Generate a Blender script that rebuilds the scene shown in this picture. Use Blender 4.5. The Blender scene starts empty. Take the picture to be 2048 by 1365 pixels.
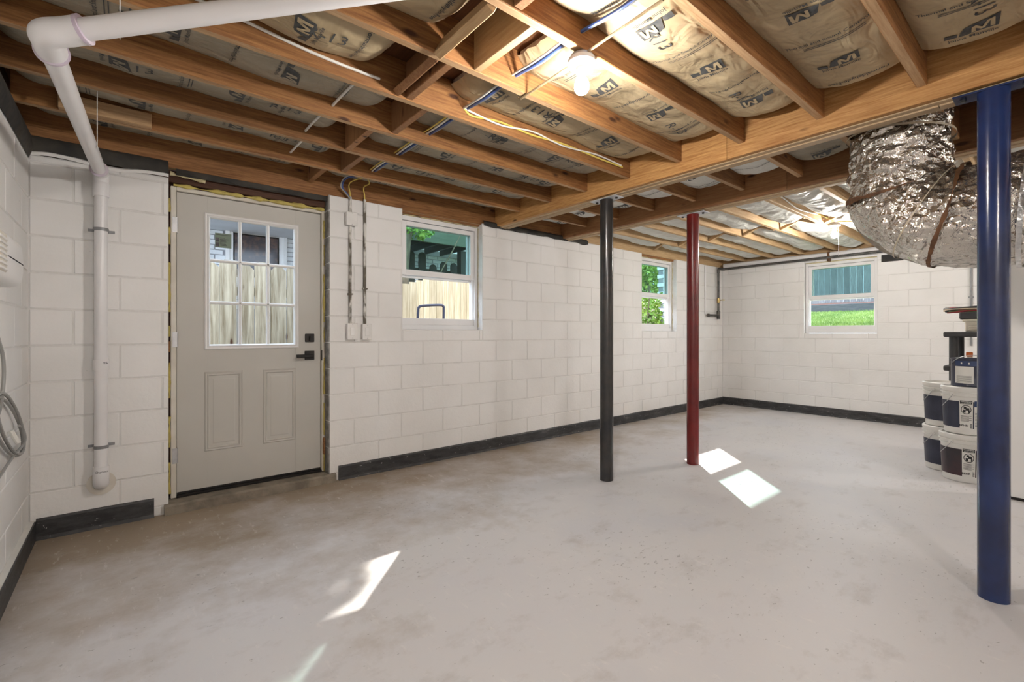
import bpy, math, random
from mathutils import Vector, Matrix, noise
R = random.Random(7)
scene = bpy.context.scene
COL = scene.collection

# ------------------------------------------------------------------ camera, world, sun, exposure
CAM_Z = 1.138
cam_d = bpy.data.cameras.new('camera'); cam = bpy.data.objects.new('camera', cam_d); COL.objects.link(cam)
cam.location = (0, 0, CAM_Z)
cam.rotation_euler = (math.radians(90), 0, -math.atan2(.6368, .771))
cam_d.sensor_width = 36; cam_d.lens = 930 / 2048 * 36
cam_d.shift_y = -14.5 / 2048
cam_d.clip_start = .02
scene.camera = cam

world = bpy.data.worlds.new('sky'); scene.world = world; world.use_nodes = True
wbg = world.node_tree.nodes['Background']
wbg.inputs['Color'].default_value = (.70, .83, 1, 1); wbg.inputs['Strength'].default_value = 4.2

sun_d = bpy.data.lights.new('sun', 'SUN'); sun = bpy.data.objects.new('sun', sun_d); COL.objects.link(sun)
sun_d.energy = 10.5; sun_d.angle = math.radians(.55); sun_d.color = (1, .95, .86)
SUN = Vector((-1.88, -1.95, -1.67)).normalized()
sun.rotation_euler = SUN.to_track_quat('-Z', 'Y').to_euler()
sun.location = (20, 20, 18)

BULB_W = 45           # watts of light of each bare bulb
cy = scene.cycles
cy.max_bounces = 6; cy.diffuse_bounces = 4; cy.glossy_bounces = 3; cy.transmission_bounces = 4; cy.transparent_max_bounces = 8
cy.caustics_reflective = False; cy.caustics_refractive = False; cy.sample_clamp_indirect = 6
cy.use_adaptive_sampling = True; cy.adaptive_threshold = .05; cy.use_light_tree = False
vs = scene.view_settings
vs.view_transform = 'Standard'; vs.look = 'None'; vs.gamma = 1; vs.use_curve_mapping = False
vs.exposure = 0.63

# ------------------------------------------------------------------ dimensions (metres)
WY = 3.645            # inner face of the door wall
LX, FX = -.42, 7.45   # left wall, far wall
NY = -2.6             # wall behind the camera
WT = .2               # wall thickness
JZ, JT = 2.27, 2.454  # joist bottom, top
BZ = 2.20             # beam bottom
ROW0, ROWH, BLK = .0565, .2032, .4064
JY = [.447 + .4064 * k for k in range(-8, 8)]
B1, B2 = (2.81, 2.962), (3.735, 3.887)

# ------------------------------------------------------------------ materials
def nodes_of(name):
    m = bpy.data.materials.new(name); m.use_nodes = True
    nt = m.node_tree; b = nt.nodes['Principled BSDF']
    return m, nt, b
def pos_map(nt, scale=(1, 1, 1), obj=False):
    mp = nt.nodes.new('ShaderNodeMapping'); mp.inputs['Scale'].default_value = scale
    if obj:
        t = nt.nodes.new('ShaderNodeTexCoord'); nt.links.new(t.outputs['Object'], mp.inputs['Vector'])
    else:
        g = nt.nodes.new('ShaderNodeNewGeometry'); nt.links.new(g.outputs['Position'], mp.inputs['Vector'])
    return mp.outputs['Vector']
def ntex(nt, vec, scale, detail=4, rough=.55, dist=0):
    n = nt.nodes.new('ShaderNodeTexNoise'); n.inputs['Scale'].default_value = scale
    n.inputs['Detail'].default_value = detail; n.inputs['Roughness'].default_value = rough
    n.inputs['Distortion'].default_value = dist
    nt.links.new(vec, n.inputs['Vector']); return n.outputs['Fac']
def ramp(nt, fac, stops):
    r = nt.nodes.new('ShaderNodeValToRGB'); el = r.color_ramp.elements
    while len(el) < len(stops): el.new(.5)
    for e, (p, c) in zip(el, stops):
        e.position = p; e.color = (*c, 1) if len(c) == 3 else c
    nt.links.new(fac, r.inputs['Fac']); return r.outputs['Color']
def mixc(nt, fac, a, b, mode='MIX'):
    m = nt.nodes.new('ShaderNodeMix'); m.data_type = 'RGBA'; m.blend_type = mode
    for sock, val in ((m.inputs[0], fac), (m.inputs[6], a), (m.inputs[7], b)):
        if hasattr(val, 'node'): nt.links.new(val, sock)
        elif isinstance(val, (int, float)): sock.default_value = val
        else: sock.default_value = (*val, 1)
    return m.outputs[2]
def math_n(nt, op, a, b=0.0):
    m = nt.nodes.new('ShaderNodeMath'); m.operation = op
    for s, v in zip(m.inputs, (a, b)):
        if hasattr(v, 'node'): nt.links.new(v, s)
        else: s.default_value = v
    return m.outputs[0]
def bump(nt, b, h, strength=.3, dist=.01):
    n = nt.nodes.new('ShaderNodeBump'); n.inputs['Strength'].default_value = strength
    n.inputs['Distance'].default_value = dist
    nt.links.new(h, n.inputs['Height']); nt.links.new(n.outputs['Normal'], b.inputs['Normal'])
def mat(name, c1, c2=None, scale=6, rough=.6, metal=0, bmp=None, stretch=(1, 1, 1), detail=3, lo=.35, hi=.65, spec=.5):
    m, nt, b = nodes_of(name)
    b.inputs['Roughness'].default_value = rough; b.inputs['Metallic'].default_value = metal
    b.inputs['Specular IOR Level'].default_value = spec
    v = pos_map(nt, stretch)
    if c2 is None: c2 = tuple(x * .88 for x in c1)
    f = ntex(nt, v, scale, detail)
    nt.links.new(ramp(nt, f, [(lo, c1), (hi, c2)]), b.inputs['Base Color'])
    if bmp: bump(nt, b, ntex(nt, v, bmp[0], 2), bmp[1], .01)
    return m
def wood(name, dark, light, axis='x', rough=.62, knots=True, var=.4, grain=15):
    m, nt, b = nodes_of(name); b.inputs['Roughness'].default_value = rough
    b.inputs['Specular IOR Level'].default_value = .3
    st = {'x': (.35, 6, 6), 'y': (6, .35, 6), 'z': (6, 6, .35)}[axis]
    v = pos_map(nt, st)
    f = ntex(nt, v, grain, 4, .68, .3)
    col = ramp(nt, f, [(.3, dark), (.7, light)])
    oi = nt.nodes.new('ShaderNodeObjectInfo')
    k = math_n(nt, 'MULTIPLY_ADD', oi.outputs['Random'], var)
    k.node.inputs[2].default_value = 1 - var * .6
    g = nt.nodes.new('ShaderNodeCombineColor')
    for i in range(3): nt.links.new(k, g.inputs[i])
    col = mixc(nt, 1, col, g.outputs[0], 'MULTIPLY')
    v2 = pos_map(nt, {'x': (.8, 2.2, 2.2), 'y': (2.2, .8, 2.2), 'z': (2.2, 2.2, .8)}[axis])
    big = ntex(nt, v2, 1.7, 1)
    col = mixc(nt, math_n(nt, 'MULTIPLY', big, .5), col, tuple(x * .45 for x in dark))
    if knots:
        vo = nt.nodes.new('ShaderNodeTexVoronoi'); vo.inputs['Scale'].default_value = 3.1
        nt.links.new(v2, vo.inputs['Vector'])
        kf = ramp(nt, vo.outputs['Distance'], [(.05, (1, 1, 1)), (.11, (0, 0, 0))])
        col = mixc(nt, kf, col, (.06, .022, .01))
    nt.links.new(col, b.inputs['Base Color'])
    bump(nt, b, f, .25, .004)
    return m
def emit(name, col, strength):
    m = bpy.data.materials.new(name); m.use_nodes = True; nt = m.node_tree
    nt.nodes.remove(nt.nodes['Principled BSDF'])
    e = nt.nodes.new('ShaderNodeEmission'); e.inputs[0].default_value = (*col, 1); e.inputs[1].default_value = strength
    nt.links.new(e.outputs[0], nt.nodes['Material Output'].inputs[0]); return m
def glass(name, tint, refl=.08):
    m = bpy.data.materials.new(name); m.use_nodes = True; nt = m.node_tree
    nt.nodes.remove(nt.nodes['Principled BSDF'])
    t = nt.nodes.new('ShaderNodeBsdfTransparent'); t.inputs[0].default_value = (*tint, 1)
    g = nt.nodes.new('ShaderNodeBsdfGlossy'); g.inputs['Roughness'].default_value = .4
    fr = nt.nodes.new('ShaderNodeFresnel'); fr.inputs[0].default_value = 1.45
    k = math_n(nt, 'MULTIPLY', fr.outputs[0], refl / .04)
    mx = nt.nodes.new('ShaderNodeMixShader')
    nt.links.new(math_n(nt, 'MINIMUM', k, .8), mx.inputs[0]); nt.links.new(t.outputs[0], mx.inputs[1]); nt.links.new(g.outputs[0], mx.inputs[2])
    nt.links.new(mx.outputs[0], nt.nodes['Material Output'].inputs[0]); return m

def painted_block():
    m, nt, b = nodes_of('painted_block'); b.inputs['Roughness'].default_value = .55
    v = pos_map(nt)
    f = ntex(nt, v, 2.3, 3)
    col = ramp(nt, f, [(.3, (.83, .815, .80)), (.7, (.77, .755, .735))])
    sp = ntex(nt, v, 90, 1, .6)
    col = mixc(nt, ramp(nt, sp, [(.185, (1, 1, 1)), (.205, (0, 0, 0))]), col, (.50, .47, .43))
    nt.links.new(col, b.inputs['Base Color'])
    h = ntex(nt, v, 34, 3, .6)
    bump(nt, b, h, .35, .006)
    return m
def concrete_floor():
    m, nt, b = nodes_of('concrete_floor')
    v = pos_map(nt)
    base = ramp(nt, ntex(nt, v, .9, 4, .6, 0), [(.3, (.60, .58, .595)), (.5, (.62, .60, .60)), (.7, (.57, .56, .585))])
    # tan staining: patchy, heaviest in the strip along the door wall where damp came in
    sx = nt.nodes.new('ShaderNodeSeparateXYZ'); nt.links.new(v, sx.inputs[0])
    yr = nt.nodes.new('ShaderNodeMapRange'); nt.links.new(sx.outputs[1], yr.inputs[0])
    yr.inputs[1].default_value = 2.0; yr.inputs[2].default_value = 3.7; yr.inputs[3].default_value = 0; yr.inputs[4].default_value = .52
    xr = nt.nodes.new('ShaderNodeMapRange'); nt.links.new(sx.outputs[0], xr.inputs[0])
    xr.inputs[1].default_value = -.2; xr.inputs[2].default_value = 5.0; xr.inputs[3].default_value = .10; xr.inputs[4].default_value = -.16
    st = math_n(nt, 'ADD', math_n(nt, 'ADD', ntex(nt, v, 1.9, 6, .68, 0), yr.outputs[0]), xr.outputs[0])
    col = mixc(nt, ramp(nt, st, [(.60, (0, 0, 0)), (1.02, (.9, .9, .9))]), base, (.30, .225, .145))
    blot = ntex(nt, pos_map(nt, (1, 1.6, 1)), 3.4, 6, .72, 0)
    col = mixc(nt, ramp(nt, blot, [(.54, (0, 0, 0)), (.70, (.38, .38, .38))]), col, (.38, .34, .31))
    sp = ntex(nt, pos_map(nt, (1, 1.8, 1)), 26, 3, .6)
    area = ntex(nt, v, 1.1, 2)
    spk = math_n(nt, 'ADD', sp, math_n(nt, 'MULTIPLY', area, .30))
    col = mixc(nt, ramp(nt, spk, [(.815, (0, 0, 0)), (.85, (.55, .55, .55))]), col, (.22, .20, .19))
    sc = ntex(nt, pos_map(nt, (3, .9, 1)), 9, 4, .7, 0)
    col = mixc(nt, ramp(nt, sc, [(.60, (0, 0, 0)), (.70, (.45, .45, .45))]), col, (.72, .69, .67))
    nt.links.new(col, b.inputs['Base Color'])
    b.inputs['Roughness'].default_value = .5
    bump(nt, b, ntex(nt, v, 30, 2, .65), .12, .004)
    return m
def black_band():
    m, nt, b = nodes_of('black_band'); b.inputs['Roughness'].default_value = .5
    v = pos_map(nt, (1, 1, 3))
    f = ntex(nt, v, 7, 5, .7)
    col = ramp(nt, f, [(.35, (.018, .018, .02)), (.6, (.05, .05, .052)), (.75, (.14, .135, .13))])
    s = ntex(nt, pos_map(nt, (1, 1, 1)), 40, 4, .7)
    col = mixc(nt, ramp(nt, s, [(.66, (0, 0, 0)), (.70, (1, 1, 1))]), col, (.42, .41, .39))
    nt.links.new(col, b.inputs['Base Color']); bump(nt, b, f, .3, .006)
    return m
def kraft(name, a, c, w):
    m, nt, b = nodes_of(name); b.inputs['Roughness'].default_value = .55
    b.inputs['Specular IOR Level'].default_value = .35
    v = pos_map(nt)
    f = ntex(nt, v, 3.5, 3, .6, 0)
    nt.links.new(ramp(nt, f, [(.3, a), (.7, c)]), b.inputs['Base Color'])
    h = math_n(nt, 'ADD', ntex(nt, v, 7, 3, .5, .8), math_n(nt, 'MULTIPLY', ntex(nt, pos_map(nt, (1, 2.2, 1)), 4.5, 2, .5, 1.2), 1.2))
    bump(nt, b, h, w, .02)
    return m
def foil_mat(name, col, rough):
    m, nt, b = nodes_of(name); b.inputs['Metallic'].default_value = .92; b.inputs['Roughness'].default_value = rough
    v = pos_map(nt)
    nt.links.new(ramp(nt, ntex(nt, v, 5, 5), [(.3, col), (.7, tuple(x * .72 for x in col))]), b.inputs['Base Color'])
    vo = nt.nodes.new('ShaderNodeTexVoronoi'); vo.inputs['Scale'].default_value = 26
    nt.links.new(v, vo.inputs['Vector'])
    h = math_n(nt, 'ADD', vo.outputs['Distance'], ntex(nt, v, 18, 3, .6, 1.5))
    bump(nt, b, h, .55, .02)
    return m
def bark_mat():
    return mat('bark', (.16, .13, .08), (.07, .055, .035), 14, .9, bmp=(20, .6), stretch=(2, 2, .5))

M = {}
M['block'] = painted_block()
M['mortar'] = mat('painted_mortar', (.76, .745, .725), (.68, .665, .645), 8, .65, bmp=(40, .4))
M['rawblock'] = mat('raw_block', (.30, .285, .265), (.16, .15, .14), 18, .9, bmp=(60, .6))
M['floor'] = concrete_floor()
M['curb'] = mat('curb_concrete', (.27, .23, .18), (.16, .135, .105), 9, .85, bmp=(50, .5))
M['band'] = black_band()
M['tar'] = mat('tar_felt', (.022, .022, .022), (.06, .052, .042), 6, .8, bmp=(12, .6))
M['joist'] = wood('joist_wood', (.19, .075, .027), (.46, .225, .082), 'x')
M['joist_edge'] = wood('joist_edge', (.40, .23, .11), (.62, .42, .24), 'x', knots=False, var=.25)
M['joist_lit'] = wood('joist_wood_lit', (.55, .34, .16), (.76, .55, .32), 'x', knots=False, var=.2)  # joist wood lightened to imitate lamplight on the far span
M['beam'] = wood('beam_wood', (.36, .155, .047), (.70, .40, .155), 'y', var=.18)
M['beam2'] = wood('beam_wood_dark', (.26, .115, .046), (.42, .215, .095), 'y', var=.2)
M['beambot'] = wood('beam_edge', (.48, .33, .19), (.62, .46, .29), 'y', var=.25, knots=False)
M['blocking'] = wood('blocking_wood', (.26, .115, .05), (.46, .245, .11), 'z', var=.4)
M['bridge'] = wood('bridging_wood', (.50, .31, .15), (.70, .49, .27), 'y', var=.25, knots=False)
M['subfloor'] = wood('subfloor_wood', (.11, .045, .02), (.20, .085, .035), 'y', var=.1)
M['darkwood'] = wood('dark_header', (.055, .022, .012), (.12, .05, .025), 'x')
M['kraft'] = kraft('kraft_paper', (.50, .395, .245), (.37, .285, .17), .8)
M['kraft_grey'] = kraft('kraft_paper_grey', (.36, .315, .24), (.26, .225, .165), .8)
M['kraft_pale'] = kraft('insulation_pale', (.74, .73, .68), (.58, .58, .53), .8)
M['print'] = mat('print_ink', (.045, .048, .052), (.085, .085, .08), 30, .7)
M['fluff'] = mat('fibreglass', (.70, .64, .58), (.52, .44, .38), 30, .95, bmp=(40, .8))
M['foil'] = foil_mat('foil', (.78, .73, .66), .17)
M['foil_plain'] = foil_mat('foil_plain', (.86, .85, .84), .34)
M['rust'] = mat('rusty_tape', (.17, .075, .028), (.08, .035, .015), 20, .75, bmp=(40, .5))
M['strap'] = mat('plastic_strap', (.52, .44, .32), None, 10, .5)
M['pvc'] = mat('pvc', (.80, .785, .79), (.74, .725, .73), 3, .28)
M['pvc_edge'] = mat('pvc_primer', (.56, .47, .58), (.66, .60, .66), 12, .35)
M['grey_strap'] = mat('grey_strap', (.26, .26, .27), None, 10, .45, .3)
M['galv'] = mat('galvanised', (.52, .52, .53), (.40, .40, .41), 14, .4, .75)
M['steel'] = mat('zinc_plate', (.66, .68, .72), None, 8, .45, .4)
M['post_black'] = mat('post_black', (.022, .023, .026), (.042, .038, .034), 6, .22, bmp=(30, .05))
M['post_red'] = mat('post_red', (.17, .012, .010), (.11, .010, .010), 5, .25, bmp=(30, .05))
M['post_blue'] = mat('post_blue', (.017, .036, .125), (.013, .020, .062), 4, .2, bmp=(30, .05))
M['door'] = mat('door_paint', (.53, .51, .47), (.49, .47, .43), 1.6, .5)
M['trimwhite'] = mat('white_trim', (.80, .79, .78), (.75, .735, .72), 5, .4)
M['jamb'] = mat('jamb_cream', (.70, .66, .59), (.60, .55, .47), 7, .55)
M['vinyl'] = mat('white_vinyl', (.82, .81, .805), (.78, .77, .765), 4, .35)
M['foam'] = mat('spray_foam', (.58, .47, .13), (.42, .33, .10), 25, .8, bmp=(30, .5))
M['foam_pale'] = mat('pale_foam', (.66, .58, .36), (.52, .44, .24), 25, .85, bmp=(30, .5))
M['blackmetal'] = mat('black_hardware', (.02, .019, .018), (.035, .032, .03), 12, .35, .5)
M['glass'] = glass('clear_glass', (.95, .965, .97), .004)
M['tintglass'] = glass('sash_glass', (.76, .85, .84), .01)
M['switch'] = mat('switch_plastic', (.80, .785, .76), None, 5, .35)
M['rocker'] = mat('rocker_plastic', (.86, .85, .83), None, 5, .25)
M['conduit'] = mat('flaking_conduit', (.70, .68, .64), (.13, .11, .085), 16, .6, .2, lo=.42, hi=.55, stretch=(1, 1, .45), bmp=(40, .4))
M['wire_white'] = mat('cable_white', (.78, .76, .71), None, 8, .4)
M['wire_yellow'] = mat('cable_yellow', (.72, .55, .12), None, 8, .4)
M['wire_blue'] = mat('cable_blue', (.045, .085, .26), None, 8, .4)
M['wire_grey'] = mat('cable_grey', (.33, .33, .32), None, 8, .45)
M['wire_tan'] = mat('cable_tan', (.60, .50, .36), None, 8, .45)
M['porcelain'] = mat('porcelain', (.86, .85, .82), None, 5, .2)
M['brass'] = mat('brass_screw', (.45, .33, .14), None, 9, .35, .9)
M['bracket'] = mat('bracket_bar', (.46, .36, .22), (.32, .24, .14), 14, .45, .5)
M['blackpipe'] = mat('black_iron', (.06, .06, .058), (.13, .12, .11), 14, .5, .5, bmp=(40, .2))
M['shelf'] = mat('black_resin', (.03, .03, .032), (.05, .05, .052), 10, .5)
M['bin'] = mat('cream_bin', (.72, .68, .58), None, 5, .45)
M['pail'] = mat('white_pail', (.80, .785, .75), (.72, .70, .66), 6, .4)
M['navy'] = mat('label_navy', (.022, .026, .05), (.035, .04, .07), 8, .35)
M['maroon'] = mat('label_maroon', (.055, .022, .026), (.02, .018, .024), 5, .35)
M['paper'] = mat('label_white', (.78, .765, .72), None, 6, .5)
M['ink'] = mat('label_ink', (.012, .012, .014), None, 6, .5)
M['blueband'] = mat('label_blue', (.03, .055, .14), None, 6, .4)
M['red'] = mat('tub_red', (.52, .04, .035), None, 6, .4)
M['orange'] = mat('cap_orange', (.82, .19, .03), None, 6, .4)
M['greenw'] = mat('cord_green', (.10, .20, .06), None, 6, .5)
M['redw'] = mat('cord_red', (.45, .05, .07), None, 6, .5)
M['blackw'] = mat('cord_black', (.02, .02, .02), None, 6, .5)
M['panelwhite'] = mat('partition_white', (.80, .79, .77), (.75, .74, .72), 2, .5)
M['treated'] = wood('treated_pine', (.34, .27, .16), (.66, .57, .41), 'z', var=.3, grain=7, knots=True)
M['weathered'] = wood('weathered_pine', (.17, .125, .07), (.60, .53, .40), 'z', var=.25, grain=5, knots=True)
M['greywood'] = wood('weathered_grey', (.10, .10, .105), (.33, .335, .33), 'z', var=.35, knots=False)
M['deckdark'] = wood('dark_deck', (.018, .024, .018), (.06, .07, .05), 'z', var=.3, knots=False)
M['deckgreen'] = wood('greenish_beam', (.055, .085, .05), (.13, .165, .11), 'x', var=.1, knots=False)  # beam wood in a greener tone than the deck boards
M['brickwhite'] = mat('white_brick', (.80, .82, .84), (.68, .70, .73), 6, .7, bmp=(30, .4))
M['brickgap'] = mat('brick_gap', (.34, .34, .36), (.24, .24, .26), 9, .9)
M['soffit'] = mat('soffit_paint', (.62, .66, .72), None, 3, .7)
M['darkpane'] = mat('dark_pane', (.05, .04, .045), (.13, .075, .06), 13, .15, lo=.45, hi=.7)
M['roof'] = mat('shingle', (.16, .15, .15), (.1, .1, .1), 12, .9)
M['lawn'] = mat('lawn_soil', (.20, .30, .07), (.12, .20, .04), 3, .95, bmp=(30, .6))
M['grass'] = mat('grass_blade', (.22, .31, .08), (.10, .18, .035), 2, .7)
M['mulch'] = mat('mulch', (.10, .05, .035), (.20, .09, .06), 30, .95, bmp=(40, .9))
M['timber'] = wood('edging_timber', (.05, .055, .065), (.11, .115, .12), 'y', knots=False)
M['soil'] = mat('yard_soil', (.20, .15, .10), (.13, .10, .065), 6, .95, bmp=(20, .6))
M['bark'] = bark_mat()
M['leaf'] = mat('leaf_green', (.16, .34, .05), (.32, .42, .06), 2.5, .55)
M['leaf_sun'] = mat('leaf_yellowgreen', (.42, .50, .10), (.22, .38, .06), 2.5, .55)
M['leaf_dark'] = mat('leaf_dark', (.05, .12, .03), (.09, .18, .04), 3, .6)
M['dolly'] = mat('dolly_blue', (.018, .022, .05), None, 6, .35, .3)
M['sticker'] = mat('sticker_green', (.12, .17, .12), (.15, .20, .14), 9, .5)
M['stickerdark'] = mat('sticker_dark', (.025, .02, .028), (.12, .11, .12), 40, .5)
M['lace'] = mat('white_lace', (.85, .85, .9), None, 9, .8)

# ------------------------------------------------------------------ mesh helpers
class MB:
    def __init__(s): s.v = []; s.f = []; s.mi = []
    def add(s, vs_, fs, mi=0):
        o = len(s.v); s.v += [tuple(p) for p in vs_]
        for f in fs: s.f.append(tuple(i + o for i in f)); s.mi.append(mi)
        return s
    def box(s, x0, x1, y0, y1, z0, z1, mi=0):
        return s.add([(x0, y0, z0), (x1, y0, z0), (x1, y1, z0), (x0, y1, z0), (x0, y0, z1), (x1, y0, z1), (x1, y1, z1), (x0, y1, z1)],
                     [(0, 3, 2, 1), (4, 5, 6, 7), (0, 1, 5, 4), (1, 2, 6, 5), (2, 3, 7, 6), (3, 0, 4, 7)], mi)
    def bbox(s, x0, x1, y0, y1, z0, z1, b=.004, mi=0):      # box with chamfered edges
        X, Y, Z = (x0, x1), (y0, y1), (z0, z1)
        vs_, idx = [], {}
        for i in (0, 1):
            for j in (0, 1):
                for k in (0, 1):
                    sx, sy, sz = (1, -1)[i] * b, (1, -1)[j] * b, (1, -1)[k] * b
                    for n, off in enumerate(((0, sy, sz), (sx, 0, sz), (sx, sy, 0))):
                        idx[i, j, k, n] = len(vs_); vs_.append((X[i] + off[0], Y[j] + off[1], Z[k] + off[2]))
        fs = []
        for i in (0, 1):
            fs.append([idx[i, 0, 0, 0], idx[i, 1, 0, 0], idx[i, 1, 1, 0], idx[i, 0, 1, 0]])
            fs.append([idx[0, i, 0, 1], idx[1, i, 0, 1], idx[1, i, 1, 1], idx[0, i, 1, 1]])
            fs.append([idx[0, 0, i, 2], idx[1, 0, i, 2], idx[1, 1, i, 2], idx[0, 1, i, 2]])
        for i in (0, 1):
            for j in (0, 1):
                fs.append([idx[i, j, 0, 0], idx[i, j, 1, 0], idx[i, j, 1, 1], idx[i, j, 0, 1]])
                fs.append([idx[i, 0, j, 0], idx[i, 1, j, 0], idx[i, 1, j, 2], idx[i, 0, j, 2]])
                fs.append([idx[0, i, j, 1], idx[1, i, j, 1], idx[1, i, j, 2], idx[0, i, j, 2]])
                for k in (0, 1): fs.append([idx[i, j, k, 0], idx[i, j, k, 1], idx[i, j, k, 2]])
        return s.add(vs_, fs, mi)
    def tube(s, pts, r, n=10, caps=True, mi=0):
        pts = [Vector(p) for p in pts]; rs = r if isinstance(r, (list, tuple)) else [r] * len(pts)
        t0 = (pts[1] - pts[0]).normalized()
        up = Vector((0, 0, 1)) if abs(t0.z) < .9 else Vector((1, 0, 0))
        a = t0.cross(up).normalized(); rings = []; vs_ = []
        for i, p in enumerate(pts):
            if i == 0: t = t0
            elif i == len(pts) - 1: t = (pts[i] - pts[i - 1]).normalized()
            else: t = ((pts[i + 1] - p).normalized() + (p - pts[i - 1]).normalized())
            t = t.normalized() if t.length > 1e-6 else t0
            a = (a - t * a.dot(t)); a = a.normalized() if a.length > 1e-6 else t.orthogonal().normalized()
            bb = t.cross(a)
            for k in range(n):
                g = 2 * math.pi * k / n
                vs_.append(p + (a * math.cos(g) + bb * math.sin(g)) * rs[i])
        fs = []
        for i in range(len(pts) - 1):
            for k in range(n):
                k2 = (k + 1) % n
                fs.append((i * n + k, i * n + k2, (i + 1) * n + k2, (i + 1) * n + k))
        if caps:
            fs.append(tuple(range(n - 1, -1, -1))); fs.append(tuple((len(pts) - 1) * n + k for k in range(n)))
        return s.add(vs_, fs, mi)
    def lathe(s, prof, c=(0, 0, 0), n=24, mi=0, a0=0, a1=None):     # prof: (r, z)
        full = a1 is None; a1 = 2 * math.pi if full else a1
        m = n if full else n + 1; vs_ = []
        for r, z in prof:
            for k in range(m):
                g = a0 + (a1 - a0) * k / n
                vs_.append((c[0] + r * math.cos(g), c[1] + r * math.sin(g), c[2] + z))
        fs = []
        for i in range(len(prof) - 1):
            for k in range(n):
                k2 = (k + 1) % m
                fs.append((i * m + k, i * m + k2, (i + 1) * m + k2, (i + 1) * m + k))
        return s.add(vs_, fs, mi)
    def build(s, name, m, parent=None, smooth=False, loc=None):
        me = bpy.data.meshes.new(name); me.from_pydata(s.v, [], s.f); me.validate()
        for x in (m if isinstance(m, (list, tuple)) else [m]): me.materials.append(M[x] if isinstance(x, str) else x)
        if len(me.polygons) == len(s.mi): me.polygons.foreach_set('material_index', s.mi)
        if smooth:
            me.polygons.foreach_set('use_smooth', [True] * len(me.polygons))
            try: me.set_sharp_from_angle(angle=math.radians(40))
            except Exception: pass
        me.update()
        return place(name, me, parent, loc)
def place(name, me, parent=None, loc=None, rotz=0):
    o = bpy.data.objects.new(name, me); COL.objects.link(o)
    if loc is not None: o.location = loc
    if rotz: o.rotation_euler.z = rotz
    if parent is not None:
        o.parent = parent; o.matrix_parent_inverse = base_matrix(parent).inverted()
    return o
def base_matrix(o):
    m = Matrix.Translation(o.location) @ o.rotation_euler.to_matrix().to_4x4()
    if o.parent is not None: m = base_matrix(o.parent) @ o.matrix_parent_inverse @ m
    return m
def tag(o, label, cat, group=None):
    o['label'] = label; o['category'] = cat
    if group: o['group'] = group
    return o
def thing(name, label, cat, loc=(0, 0, 0), group=None):
    o = bpy.data.objects.new(name, None); COL.objects.link(o); o.location = loc; o.empty_display_size = .1
    return tag(o, label, cat, group)
def struct(o, label=None):
    o['kind'] = 'structure'
    if label: o['label'] = label
    return o
def curve_pts(pts, n=8):              # Catmull-Rom through the points
    P = [Vector(p) for p in pts]; P = [P[0] * 2 - P[1]] + P + [P[-1] * 2 - P[-2]]; out = []
    for i in range(1, len(P) - 2):
        for k in range(n):
            t = k / n; a, b, c, d = P[i - 1], P[i], P[i + 1], P[i + 2]
            out.append(.5 * ((2 * b) + (c - a) * t + (2 * a - 5 * b + 4 * c - d) * t * t + (3 * b - a - 3 * c + d) * t ** 3))
    return out + [P[-2]]
_txt = {}
def text_geo(body, size=1, bold=0.0, shear=0.0):
    key = (body, bold, shear)
    if key not in _txt:
        cu = bpy.data.curves.new('lettering', 'FONT'); cu.body = body; cu.size = 1; cu.align_x = 'CENTER'; cu.align_y = 'CENTER'
        cu.offset = bold; cu.shear = shear; cu.resolution_u = 3
        ob = bpy.data.objects.new('lettering', cu); COL.objects.link(ob)
        e = ob.evaluated_get(bpy.context.evaluated_depsgraph_get()); me = e.to_mesh()
        _txt[key] = ([(v.co.x, v.co.y) for v in me.vertices], [tuple(p.vertices) for p in me.polygons])
        e.to_mesh_clear(); bpy.data.objects.remove(ob); bpy.data.curves.remove(cu)
    v, f = _txt[key]
    return [(x * size, y * size) for x, y in v], f

# ------------------------------------------------------------------ block walls
_blk = {}
def block_mesh(w, h, m='block'):
    key = (round(w, 3), round(h, 3), m)
    if key not in _blk:
        g, c, d = .0028, .0045, .006
        mb = MB(); ring = []
        for inset, y in ((g, .014), (g, d), (g + c, 0)):
            ring += [(inset, y, inset), (w - inset, y, inset), (w - inset, y, h - inset), (inset, y, h - inset)]
        fs = [(8, 9, 10, 11)]
        for a in (0, 4):
            for k in range(4): fs.append((a + k, a + (k + 1) % 4, a + 4 + (k + 1) % 4, a + 4 + k))
        me = bpy.data.meshes.new('block'); me.from_pydata(ring, [], fs); me.materials.append(M[m]); me.update()
        _blk[key] = me
    return _blk[key]
def cut(rects, o):
    out = []
    for (u0, u1, z0, z1) in rects:
        a, b, c, d = o
        if u1 <= a or u0 >= b or z1 <= c or z0 >= d: out.append((u0, u1, z0, z1)); continue
        if u0 < a: out.append((u0, a, z0, z1))
        if u1 > b: out.append((b, u1, z0, z1))
        if z0 < c: out.append((max(u0, a), min(u1, b), z0, c))
        if z1 > d: out.append((max(u0, a), min(u1, b), d, z1))
    return [r for r in out if r[1] - r[0] > .02 and r[3] - r[2] > .02]
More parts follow.
